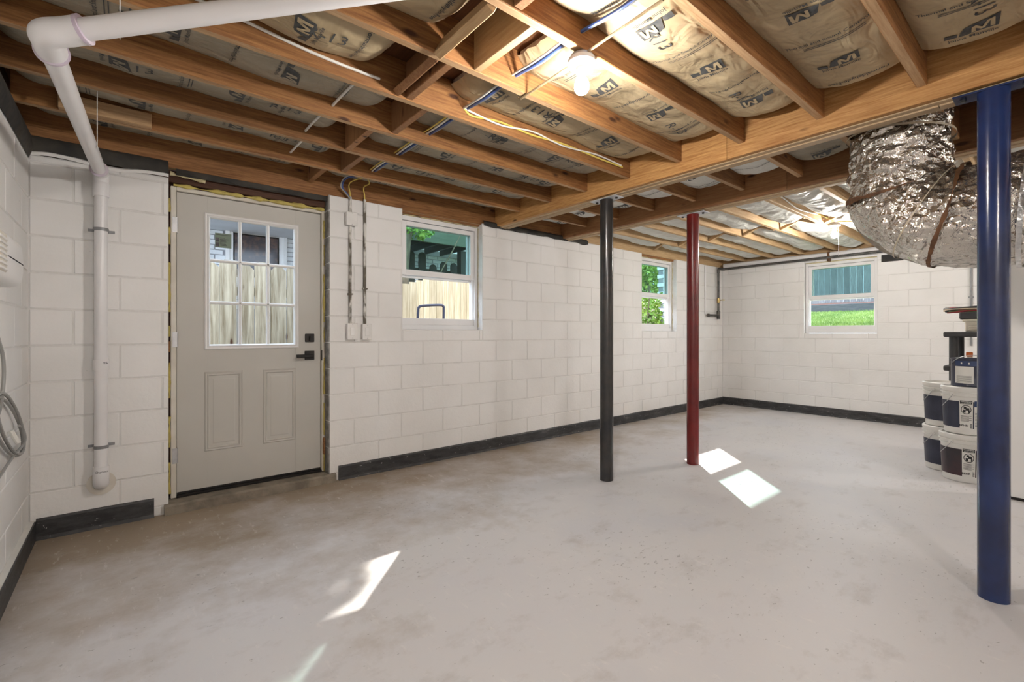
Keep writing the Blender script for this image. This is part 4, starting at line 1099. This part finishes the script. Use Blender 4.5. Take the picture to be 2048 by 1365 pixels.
def pail(x, y, z, label, dark='navy', lid=True, r=.148, h=.365, warn=-.05, handle=True):
    t = thing('paint_pail', label, 'pail', (x, y, z), 'five gallon paint pails')
    rb = r * .90
    rz = lambda q: rb + (r - rb) * q
    MB().lathe([(0, .004), (rb - .006, 0), (rb, .006), (rz(.78), h * .78), (rz(.78) + .008, h * .785), (rz(.8) + .008, h * .80), (rz(.8), h * .805), (rz(.86), h * .86), (rz(.86) + .010, h * .865), (rz(.88) + .010, h * .885), (rz(.9), h * .89), (r, h * .94)], (x, y, z), 40).build('pail_body', 'pail', t, True)
    if lid: MB().lathe([(r - .002, h * .925), (r + .007, h * .925), (r + .008, h * .985), (r + .002, h), (r - .010, h), (r - .014, h - .012), (0, h - .012)], (x, y, z), 40).build('pail_lid', 'pail', t, True)
    lb = MB(); c = (x, y); A = CAM_A
    R1 = rz(.4) + .0016
    def sect(a0, a1, q0, q1, mi, off=0): lb.lathe([(rz(q0) + .0026 + off, q0 * h), (rz(q1) + .0026 + off, q1 * h)], (x, y, z), 28, mi, A + a0, A + a1)
    sect(-1.5, 1.5, .14, .70, 0)
    sect(warn - .26, warn + .26, .12, .74, 1, .001)
    sect(warn + .31, warn + 1.1, .14, .70, 1, .001); sect(warn + .31, warn + 1.1, .60, .72, 2, .002)
    sect(warn - .23, warn + .23, .65, .72, 3, .002)
    # warning pictogram: oval with a figure
    for k in range(20):
        a, b = 2 * math.pi * k / 20, 2 * math.pi * (k + 1) / 20
        def pt(g, s): return (x + (rz(.55) + 0.0050) * math.cos(A + warn + s * .20 * math.cos(g)), y + (rz(.55) + 0.0050) * math.sin(A + warn + s * .20 * math.cos(g)), z + h * (.535 + s * .095 * math.sin(g)))
        lb.add([pt(a, 1), pt(b, 1), pt(b, .86), pt(a, .86)], [(0, 1, 2, 3)], 3)
    def blob(u, q, du, dq):
        lb.lathe([(rz(q) + 0.0052, (q - dq) * h), (rz(q) + 0.0052, (q + dq) * h)], (x, y, z), 3, 3, A + warn + u - du, A + warn + u + du)
    blob(-.04, .575, .05, .022); blob(.05, .545, .07, .025); blob(.11, .50, .03, .03); blob(-.07, .50, .05, .03)
    cyl_text(lb, 'WARNING', .0125, (x, y), rz(.68) + 0.0063, A + warn, z + h * .697, 1, .02)
    cyl_text(lb, 'ADVERTENCIA', .0085, (x, y), rz(.68) + 0.0063, A + warn, z + h * .664, 1, .02)
    for k in range(6): lb.lathe([(rz(.35) + 0.0050, h * (.40 - k * .022)), (rz(.35) + 0.0050, h * (.408 - k * .022))], (x, y, z), 4, 3, A + warn - .21, A + warn + .21 - .1 * (k % 2))
    for k in range(13): lb.lathe([(rz(.4) + 0.0052, h * (.56 - k * .030)), (rz(.4) + 0.0052, h * (.566 - k * .030))], (x, y, z), 4, 3, A + warn + .34, A + warn + 1.0)
    cyl_text(lb, 'BEHR', .020, (x, y), rz(.2) + 0.0054, A + warn - .10, z + h * .20, 3, .02)
    for k in range(5): lb.lathe([(rz(.2) + 0.0052, h * (.155 + .02 * k)), (rz(.2) + 0.0052, h * (.166 + .02 * k))], (x, y, z), 3, 3, A + warn + .15, A + warn + .23)
    lb.build('label', [dark, 'paper', 'blueband', 'ink'], t)
    if handle:
        a = CAM_A - .55; zz = z + h * .84; e1 = Vector((x + (r + .012) * math.cos(a), y + (r + .012) * math.sin(a), zz))
        pts = []
        for k in range(9):
            g = math.pi * k / 8
            aa = a + math.pi * k / 8 * .55
            pts.append((x + (r + .014) * math.cos(a + (k / 8) * .9), y + (r + .014) * math.sin(a + (k / 8) * .9), zz - .17 * math.sin(min(g, math.pi / 2)) + (.0 if k < 4 else .0)))
        MB().tube(curve_pts([tuple(e1), (e1.x - .004, e1.y + .0, zz - .01), (x + (r + .016) * math.cos(a - .5), y + (r + .016) * math.sin(a - .5), zz - .10)], 5), .0025, 6).build('bail_wire', 'galv', t, True)
        MB().tube([(e1.x + .006, e1.y, e1.z), (e1.x - .006, e1.y, e1.z)], .014, 10).build('bail_boss', 'pail', t, True)
    return t
pail(5.05, .545, .0, 'white paint pail with maroon label, bottom of the front stack', 'maroon', warn=.12)
pail(5.05, .535, .366, 'white paint pail with navy label, top of the front stack', 'navy', warn=-.05)
pail(5.325, .69, .0, 'white paint pail on the floor at the back left', 'navy', warn=.6)
pail(5.325, .69, .366, 'white paint pail on top of the back left stack', 'navy', warn=.6)
def can(x, y, z, r, h, label):
    t = thing('paint_can', label, 'can', (x, y, z))
    MB().lathe([(0, .002), (r, 0), (r + .002, .004), (r, .008), (r, h - .012), (r + .003, h - .008), (r + .003, h), (r - .008, h), (r - .012, h - .008), (0, h - .006)], (x, y, z), 36).build('can_body', 'navy', t, True)
    lb = MB()
    lb.lathe([(r + .001, h * .12), (r + .001, h * .72)], (x, y, z), 10, 0, CAM_A - .85, CAM_A + .15)
    lb.lathe([(r + .001, h * .74), (r + .001, h * .92)], (x, y, z), 12, 1, CAM_A - .85, CAM_A + .9)
    for k in range(7): lb.lathe([(r + .0018, h * (.16 + .035 * k)), (r + .0018, h * (.17 + .035 * k))], (x, y, z), 5, 2, CAM_A - .75, CAM_A + .05)
    for q in (-.5, -.12): lb.lathe([(r + .0018, h * .80), (r + .0018, h * .86)], (x, y, z), 3, 0, CAM_A + q, CAM_A + q + .08)
    lb.build('label', ['paper', 'blueband', 'ink'], t)
    a = CAM_A - 1.05
    pts = [(x + (r + .006) * math.cos(a), y + (r + .006) * math.sin(a), z + h * .85)]
    for k in range(1, 8):
        g = k / 8; aa = a + math.pi * g * .75
        pts.append((x + (r + .008) * math.cos(aa), y + (r + .008) * math.sin(aa), z + h * (.85 + .28 * math.sin(math.pi * g))))
    MB().tube(curve_pts(pts, 4), .0022, 6).build('bail_wire', 'galv', t, True)
    for s in (0,): MB().lathe([(0, .0), (.010, .0), (.010, .004), (0, .004)], (pts[0][0], pts[0][1], pts[0][2]), 10).build('bail_ear', 'galv', t)
can(5.03, .515, .733, .112, .215, 'dark blue metal paint can on top of the front pail stack')
t = thing('plastic_tub', 'white tub with red label on the middle shelf', 'tub', (5.74, .44, .861))
MB().lathe([(0, .002), (.080, 0), (.088, .14), (.094, .142), (.094, .165), (.086, .168), (0, .168)], (5.74, .44, .861), 30).build('tub_body', 'pail', t, True)
lb = MB(); lb.lathe([(.0845, .06), (.0875, .13)], (5.74, .44, .861), 16, 0, CAM_A - 1.2, CAM_A + 1.2); lb.lathe([(.0825, .02), (.0842, .055)], (5.74, .44, .861), 16, 1, CAM_A - 1.2, CAM_A + 1.2)
lb.build('label', ['red', 'ink'], t)
t = thing('glue_bottle', 'small bottle with an orange cap beside the white tub', 'bottle', (5.60, .585, .861))
MB().lathe([(0, 0), (.026, 0), (.027, .06), (.020, .075), (.016, .08)], (5.60, .58, .861), 20).build('bottle_body', 'pail', t, True)
MB().lathe([(.018, .08), (.022, .082), (.022, .115), (.014, .12), (0, .12)], (5.60, .58, .861), 20).build('bottle_cap', 'orange', t, True)
t = thing('small_carton', 'small white carton in front of the white tub', 'carton', (5.57, .50, .861))
MB().bbox(5.535, 5.60, .40, .52, .862, .96, .002).build('carton_body', 'paper', t)
MB().bbox(5.533, 5.602, .398, .522, .945, .963, .001).build('carton_lid', 'trimwhite', t)

# ------------------------------------------------------------------ outside: yard behind the door wall
yard = MB().box(-9, 12, WY + WT + .001, 24, -.15, .03)
struct(yard.build('ground_yard', 'soil'), 'bare yard ground outside the door')
def board_mesh(w, h, th_, top, m):
    mb = MB(); c = w * .28
    pr = {'dog': [(0, 0), (w, 0), (w, h - c), (w - c, h), (c, h), (0, h - c)], 'flat': [(0, 0), (w, 0), (w, h), (0, h)],
          'round': [(0, 0), (w, 0)] + [(w / 2 + w / 2 * math.cos(math.pi * k / 8), h - w / 2 + w / 2 * math.sin(math.pi * k / 8)) for k in range(9)]}[top]
    n = len(pr); vs_ = [(x, 0, z_) for x, z_ in pr] + [(x, th_, z_) for x, z_ in pr]
    mb.add(vs_, [tuple(range(n)), tuple(range(2 * n - 1, n - 1, -1))] + [(k, (k + 1) % n, n + (k + 1) % n, n + k) for k in range(n)])
    me = bpy.data.meshes.new('board'); me.from_pydata(mb.v, [], mb.f); me.materials.append(M[m]); me.update(); return me
t = thing('picket_fence', 'pale treated pine privacy fence seen through the door panes', 'fence', (1, 5.0, .03))
bm_ = [board_mesh(.138, 1.79, .016, 'dog', 'weathered'), board_mesh(.138, 1.765, .016, 'dog', 'weathered')]
x = -2.2; i = 0
while x < 2.25:
    place('board', bm_[i % 2], t, (x, 5.0, .03 + R.uniform(-.01, .01))); x += .1405 + R.uniform(0, .004); i += 1
for z_ in (.4, 1.5): MB().bbox(-2.2, 2.25, 5.017, 5.06, z_, z_ + .085, .003).build('rail', 'treated', t)
for px in (-1.8, .4, 2.1): MB().bbox(px, px + .09, 5.06, 5.15, .03, 1.7, .003).build('fence_post', 'treated', t)
t = thing('picket_fence', 'pale pine fence panel seen through the window beside the door', 'fence', (3.2, 4.95, .03))
x = 2.27; i = 0
while x < 4.3:
    hh = 1.66 + min(.16, .30 * max(0, x - 2.35)); me = board_mesh(.086, hh, .016, 'flat', 'treated')
    place('board', me, t, (x, 4.95, .03)); x += .088 + R.uniform(0, .002); i += 1
for z_ in (.4, 1.35): MB().bbox(2.27, 4.3, 4.967, 5.01, z_, z_ + .085, .003).build('rail', 'treated', t)
# dark deck with pickets
t = thing('dark_deck', 'dark greenish raised deck with pointed pickets seen through the window beside the door', 'deck', (3.6, 6.4, 0))
MB().bbox(2.2, 4.43, 5.98, 6.03, 2.47, 2.70, .004).build('deck_beam', 'deckgreen', t)
for k in range(8): MB().bbox(2.2 + k * .3, 2.24 + k * .3, 6.03, 7.25, 2.53, 2.70, .003).build('deck_joist', 'deckdark', t)
for k in range(9): MB().bbox(2.17, 4.45, 5.95 + k * .15, 6.085 + k * .15, 2.702, 2.735, .003).build('deck_plank', 'deckdark', t)
MB().bbox(2.3, 4.42, 6.86, 6.90, 2.10, 2.22, .003).build('rail', 'deckdark', t); MB().bbox(2.3, 4.42, 6.86, 6.90, 1.2, 1.3, .003).build('rail', 'deckdark', t)
pm_ = [board_mesh(.13, 2.33, .02, 'round', 'deckdark'), board_mesh(.13, 2.27, .02, 'round', 'deckdark'), board_mesh(.13, 2.45, .02, 'round', 'deckdark')]
for k in range(10): place('picket', pm_[(k * 2 + k // 3) % 3], t, (2.45 + k * .203, 6.83, .03))
MB().bbox(4.30, 4.42, 6.55, 6.67, .03, 2.53, .004).build('deck_post', 'deckdark', t); MB().bbox(2.25, 2.37, 6.55, 6.67, .03, 2.53, .004).build('deck_post', 'deckdark', t)

def foliage(n, c, rad, size, seed, shell=.0, pw=2):
    rr = random.Random(seed); mb = MB(); k = 0
    while k < n:
        p = Vector((rr.uniform(-1, 1), rr.uniform(-1, 1), rr.uniform(-1, 1)))
        L = p.length if pw == 2 else (abs(p.x) ** pw + abs(p.y) ** pw + abs(p.z) ** pw) ** (1 / pw)
        if L > 1 or L < shell: continue
        if noise.noise(p * 2.3 + Vector((seed, 0, 0))) < -.18 - .15 * (1 - L): continue
        q = Vector((c[0] + p.x * rad[0], c[1] + p.y * rad[1], c[2] + p.z * rad[2])); k += 1
        a = Vector((rr.uniform(-1, 1), rr.uniform(-1, 1), rr.uniform(-1, .4))).normalized(); b = a.orthogonal().normalized(); b.rotate(Matrix.Rotation(rr.uniform(0, 6.28), 3, a))
        s_ = size * rr.uniform(.6, 1.3); nrm = a.cross(b)
        mb.add([q, q + a * s_ * .5 + b * s_ * .28 + nrm * .1 * s_, q + a * s_, q + a * s_ * .5 - b * s_ * .28 + nrm * .1 * s_], [(0, 1, 2), (0, 2, 3)])
    return mb
t = thing('yard_tree', 'slender tree leaning in front of the dark deck', 'tree', (2.95, 5.75, 0))
MB().tube(curve_pts([(2.80, 5.72, .02), (2.83, 5.72, 1.2), (2.85, 5.72, 2.0), (2.94, 5.74, 2.6), (3.4, 6.2, 3.5), (4.3, 7.2, 4.6), (4.8, 7.5, 5.3)], 6), [.085 - .0016 * k for k in range(37)], 10).build('trunk', 'bark', t, True)
MB().tube(curve_pts([(2.79, 5.75, 1.6), (2.66, 5.85, 2.1), (2.72, 5.9, 2.7), (2.6, 6.0, 3.4)], 6), [.04 - .0015 * k for k in range(19)], 8).build('branch', 'bark', t, True)
MB().tube(curve_pts([(3.15, 5.65, 1.4), (3.35, 5.7, 1.9), (3.62, 5.72, 2.35), (3.85, 5.75, 2.75)], 6), .009, 6).build('branch', 'bark', t, True)
foliage(260, (3.02, 5.7, 2.55), (.26, .2, .10), .07, 5).build('leaf_sprig', 'leaf', t)
foliage(9000, (4.76, 7.5, 4.90), (1.15, .28, .82), .15, 8, 0, 5).build('sun_blocking_crown', 'leaf', t)  # unseen crown added and boxed to keep sun off door and first window
t = thing('sunlit_shrub', 'sunlit yellow green shrub right of the dark deck', 'shrub', (5.2, 7.0, 0))
foliage(3800, (5.16, 6.98, 1.75), (.62, .36, .95), .075, 3, .2).build('foliage', 'leaf_sun', t)
MB().tube([(5.2, 7.0, .02), (5.2, 6.98, .9), (5.15, 6.95, 1.7)], [.05, .035, .02], 8).build('stem', 'bark', t, True)
MB().tube(curve_pts([(5.2, 7.0, .6), (4.9, 6.95, 1.8), (4.75, 6.9, 2.4), (5.0, 6.9, 2.65)], 5), [.02 - .0008 * k for k in range(16)], 6).build('branch', 'bark', t, True)
t = thing('hand_truck', 'dark blue tubular hand truck handle in front of the pale fence', 'hand truck', (2.6, 4.6, .03))
MB().tube(curve_pts([(2.445, 4.62, .10), (2.445, 4.60, 1.0), (2.45, 4.58, 1.38), (2.462, 4.575, 1.43), (2.50, 4.57, 1.446), (2.72, 4.57, 1.462), (2.765, 4.575, 1.448), (2.775, 4.58, 1.40), (2.775, 4.60, 1.0), (2.775, 4.62, .10)], 6), .014, 10).build('handle_frame', 'dolly', t, True)
for z_ in (.45, .85): MB().tube([(2.445, 4.61, z_), (2.775, 4.61, z_)], .011, 8).build('crossbar', 'dolly', t, True)
MB().bbox(2.42, 2.80, 4.45, 4.64, .075, .085, .002).build('toe_plate', 'dolly', t)
for px in (2.41, 2.81):
    MB().tube([(px - .02, 4.68, .15), (px + .02, 4.68, .15)], .12, 18).build('wheel', 'blackw', t, True)

# white brick neighbour house
HY = 8.0
t = thing('brick_house', 'white painted brick house with a dark window beyond the fence', 'house', (1.5, HY, 0))
hb = MB(); hw0, hw1, hz0, hz1 = 1.17, 1.89, 1.95, 2.70
hb.box(-4, hw0, HY + .012, HY + .2, 0, 2.9); hb.box(hw1, 7, HY + .012, HY + .2, 0, 2.9); hb.box(hw0, hw1, HY + .012, HY + .2, 0, hz0); hb.box(hw0, hw1, HY + .012, HY + .2, hz1, 2.9)
hb.build('wall', 'brickgap', t)
brick_me = {}
for r_ in range(12, 40):
    z_ = r_ * .072
    if z_ > 2.62: break
    x = -.4 + (.105 if r_ % 2 else 0)
    while x < 7 if r_ < 0 else x < 6.2:
        a, b = x, x + .203; x += .213
        if z_ < 1.5 and a < 3: continue
        if 2.4 < a < 3.2: continue
        for (p, q) in ([(a, b)] if b < hw0 - .06 or a > hw1 + .06 or z_ + .063 < hz0 else [(a, min(b, hw0 - .06)), (max(a, hw1 + .06), b)]):
            if q - p < .03: continue
            key = round(q - p, 2)
            if key not in brick_me:
                me = bpy.data.meshes.new('brick'); m_ = MB().bbox(0, key, 0, .03, 0, .062, .004); me.from_pydata(m_.v, [], m_.f); me.materials.append(M['brickwhite']); me.update(); brick_me[key] = me
            place('brick', brick_me[key], t, (p, HY - R.uniform(0, .003), z_))
MB().box(2.4, 3.25, HY - .002, HY + .02, 0, 2.65).build('wall_panel', 'brickwhite', t)
hwn = MB(); ring(hwn, hw0 - .06, hw1 + .06, hz0 - .06, hz1 + .06, [(0, HY + .02), (0, HY - .03), (.05, HY - .03), (.055, HY - .012), (.10, HY - .012), (.105, HY + .03), (.125, HY + .03)])
wn = hwn.build('window_frame', 'vinyl', t)
MB().box(hw0, hw1, HY + .03, HY + .035, hz0, hz1).build('pane', 'darkpane', wn)
MB().bbox(hw0 - .06, hw1 + .06, HY - .05, HY, hz1 + .02, hz1 + .05, .004).build('head_trim', 'vinyl', wn)
MB().box(-4.2, 7.2, HY - .55, HY + .2, 2.66, 2.70).build('soffit', 'soffit', t)
MB().box(-4.2, 2.05, HY - 1.5, HY - .55, 2.66, 2.70).build('soffit', 'soffit', t)
MB().bbox(-4.2, 2.05, HY - 1.53, HY - 1.5, 2.64, 2.86, .004).build('fascia', 'trimwhite', t)
MB().bbox(-4.25, 2.1, HY - 1.56, HY - .5, 2.86, 2.90, .004).build('roof', 'roof', t)
MB().bbox(2.05, 7.2, HY - .58, HY - .55, 2.64, 2.86, .004).build('fascia', 'trimwhite', t)
rf = MB().add([(-4.3, HY - .62, 2.86), (7.3, HY - .62, 2.86), (7.3, HY + 3.6, 4.1), (-4.3, HY + 3.6, 4.1), (-4.3, HY - .62, 2.90), (7.3, HY - .62, 2.90), (7.3, HY + 3.6, 4.14), (-4.3, HY + 3.6, 4.14)], [(0, 1, 2, 3), (4, 5, 6, 7), (0, 1, 5, 4), (1, 2, 6, 5), (2, 3, 7, 6), (3, 0, 4, 7)]); rf.build('roof', 'roof', t)

# outside window 2: vine, pine fence, white brick wing
t = thing('brick_wing', 'shaded white brick wing wall beside the second window', 'wall', (7.1, 4.2, 0))
MB().box(7.062, 7.30, WY + WT + .003, 4.58, .03, 3.2).build('core', 'brickgap', t)
wm = bpy.data.meshes.new('brick'); m_ = MB().bbox(0, .03, 0, .203, 0, .062, .004); wm.from_pydata(m_.v, [], m_.f); wm.materials.append(M['brickwhite']); wm.update()
for r_ in range(14, 36):
    for k in range(4):
        y_ = WY + WT + .01 + k * .213 - (.1 if r_ % 2 else 0)
        if y_ < WY + WT: continue
        if y_ + .203 > 4.68: continue
        place('brick', wm, t, (7.05, y_, r_ * .072))
t = thing('picket_fence', 'pine fence behind the vine outside the second window', 'fence', (8, 5.0, 0))
x = 6.2
fm = board_mesh(.138, 1.72, .016, 'dog', 'treated')
while x < 10.2: place('board', fm, t, (x, 5.2, .03)); x += .1415
for z_ in (.4, 1.4): MB().bbox(6.2, 10.2, 5.217, 5.26, z_, z_ + .085, .003).build('rail', 'treated', t)
t = thing('climbing_vine', 'leafy green vine growing outside the second window', 'vine', (6.6, 4.4, 0))
for k, (ax_, ay_) in enumerate(((6.35, 4.3), (6.5, 4.38), (6.62, 4.45), (6.75, 4.6))):
    pts = [(ax_, ay_, .03)]
    for j in range(1, 8): pts.append((ax_ + .10 * noise.noise((j * .9, k, 0)), ay_ + .06 * noise.noise((j, k, 4)), .03 + j * .27))
    MB().tube(curve_pts(pts, 4), .007, 6).build('stem', 'bark', t, True)
foliage(520, (6.58, 4.45, 1.45), (.36, .2, .42), .085, 12).build('foliage', 'leaf', t)
t = thing('leafy_bush', 'sunlit leafy bush filling the upper second window', 'bush', (9.2, 6.2, 0))
foliage(5200, (9.15, 6.2, 2.65), (1.15, .7, .92), .10, 15).build('foliage', 'leaf_sun', t)
foliage(1800, (9.2, 6.7, 2.3), (1.15, .5, .85), .12, 16).build('inner_foliage', 'leaf_dark', t)
MB().tube([(9.2, 6.3, .03), (9.18, 6.25, 1.5), (9.2, 6.2, 2.6)], [.06, .045, .02], 8).build('stem', 'bark', t, True)

# outside window 3: lawn, mulch bed, edging timber, grey fence
mb = MB(); n = 24; vs_ = []
def lawn_z(x): return 1.16 + (x - FX - WT) * .092
for i in range(n + 1):
    for j in range(n + 1):
        x = FX + WT + .002 + 6.0 * i / n; y = -2 + 9 * j / n; vs_.append((x, y, lawn_z(x) + .02 * noise.noise((x, y, 0))))
mb.add(vs_, [(i * (n + 1) + j, i * (n + 1) + j + 1, (i + 1) * (n + 1) + j + 1, (i + 1) * (n + 1) + j) for i in range(n) for j in range(n)])
struct(mb.build('ground_lawn', 'lawn'), 'sloping green lawn outside the far window')
mb = MB(); rr = random.Random(4)
for k in range(26000):
    x = FX + WT + .1 + rr.random() ** 1.2 * 5.2; y = x * rr.uniform(.16, .40); z_ = lawn_z(x) - .01; a = rr.uniform(0, 6.28); hh = rr.uniform(.03, .075); w = .006
    dx_, dy_ = math.cos(a) * w, math.sin(a) * w
    mb.add([(x - dx_, y - dy_, z_), (x + dx_, y + dy_, z_), (x + rr.uniform(-.03, .03), y + rr.uniform(-.03, .03), z_ + hh)], [(0, 1, 2)])
o = mb.build('lawn_grass', 'grass'); o['kind'] = 'stuff'; tag(o, 'short sunlit grass on the lawn outside the far window', 'grass')
lz = lawn_z(13.0)
for k in range(4):
    tag(MB().bbox(12.98, 13.14, -1.5 + k * 2.0, .48 + k * 2.0, lz - .05, lz + .19, .008).build('edging_timber', 'timber'), f'dark landscape timber edging the lawn, {("first","second","third","fourth")[k]} from the right', 'timber', 'timbers edging the lawn')
bed = MB(); vs_ = []
for i in range(9):
    for j in range(41):
        x = 13.1 + 2.2 * i / 8; y = -1.5 + 8.5 * j / 40; vs_.append((x, y, lz + .16 + (x - 13.1) * .10 + .03 * noise.noise((x * 3, y * 3, 0))))
bed.add(vs_, [(i * 41 + j, i * 41 + j + 1, (i + 1) * 41 + j + 1, (i + 1) * 41 + j) for i in range(8) for j in range(40)])
struct(bed.build('ground_mulch', 'mulch'), 'brown mulch bed behind the lawn edging')
t = thing('picket_fence', 'weathered grey board fence beyond the lawn', 'fence', (14.6, 3, 1.9))
gm = [board_mesh(.14, 1.75, .018, 'dog', 'greywood'), board_mesh(.14, 1.70, .018, 'dog', 'greywood')]
y = -1.5; i = 0
while y < 7:
    place('board', gm[i % 2], t, (14.6, y, lz + .12), math.pi / 2); y += .146; i += 1
for z_ in (.4, 1.3): MB().bbox(14.6, 14.64, -1.5, 7, lz + z_, lz + z_ + .085, .003).build('rail', 'greywood', t)
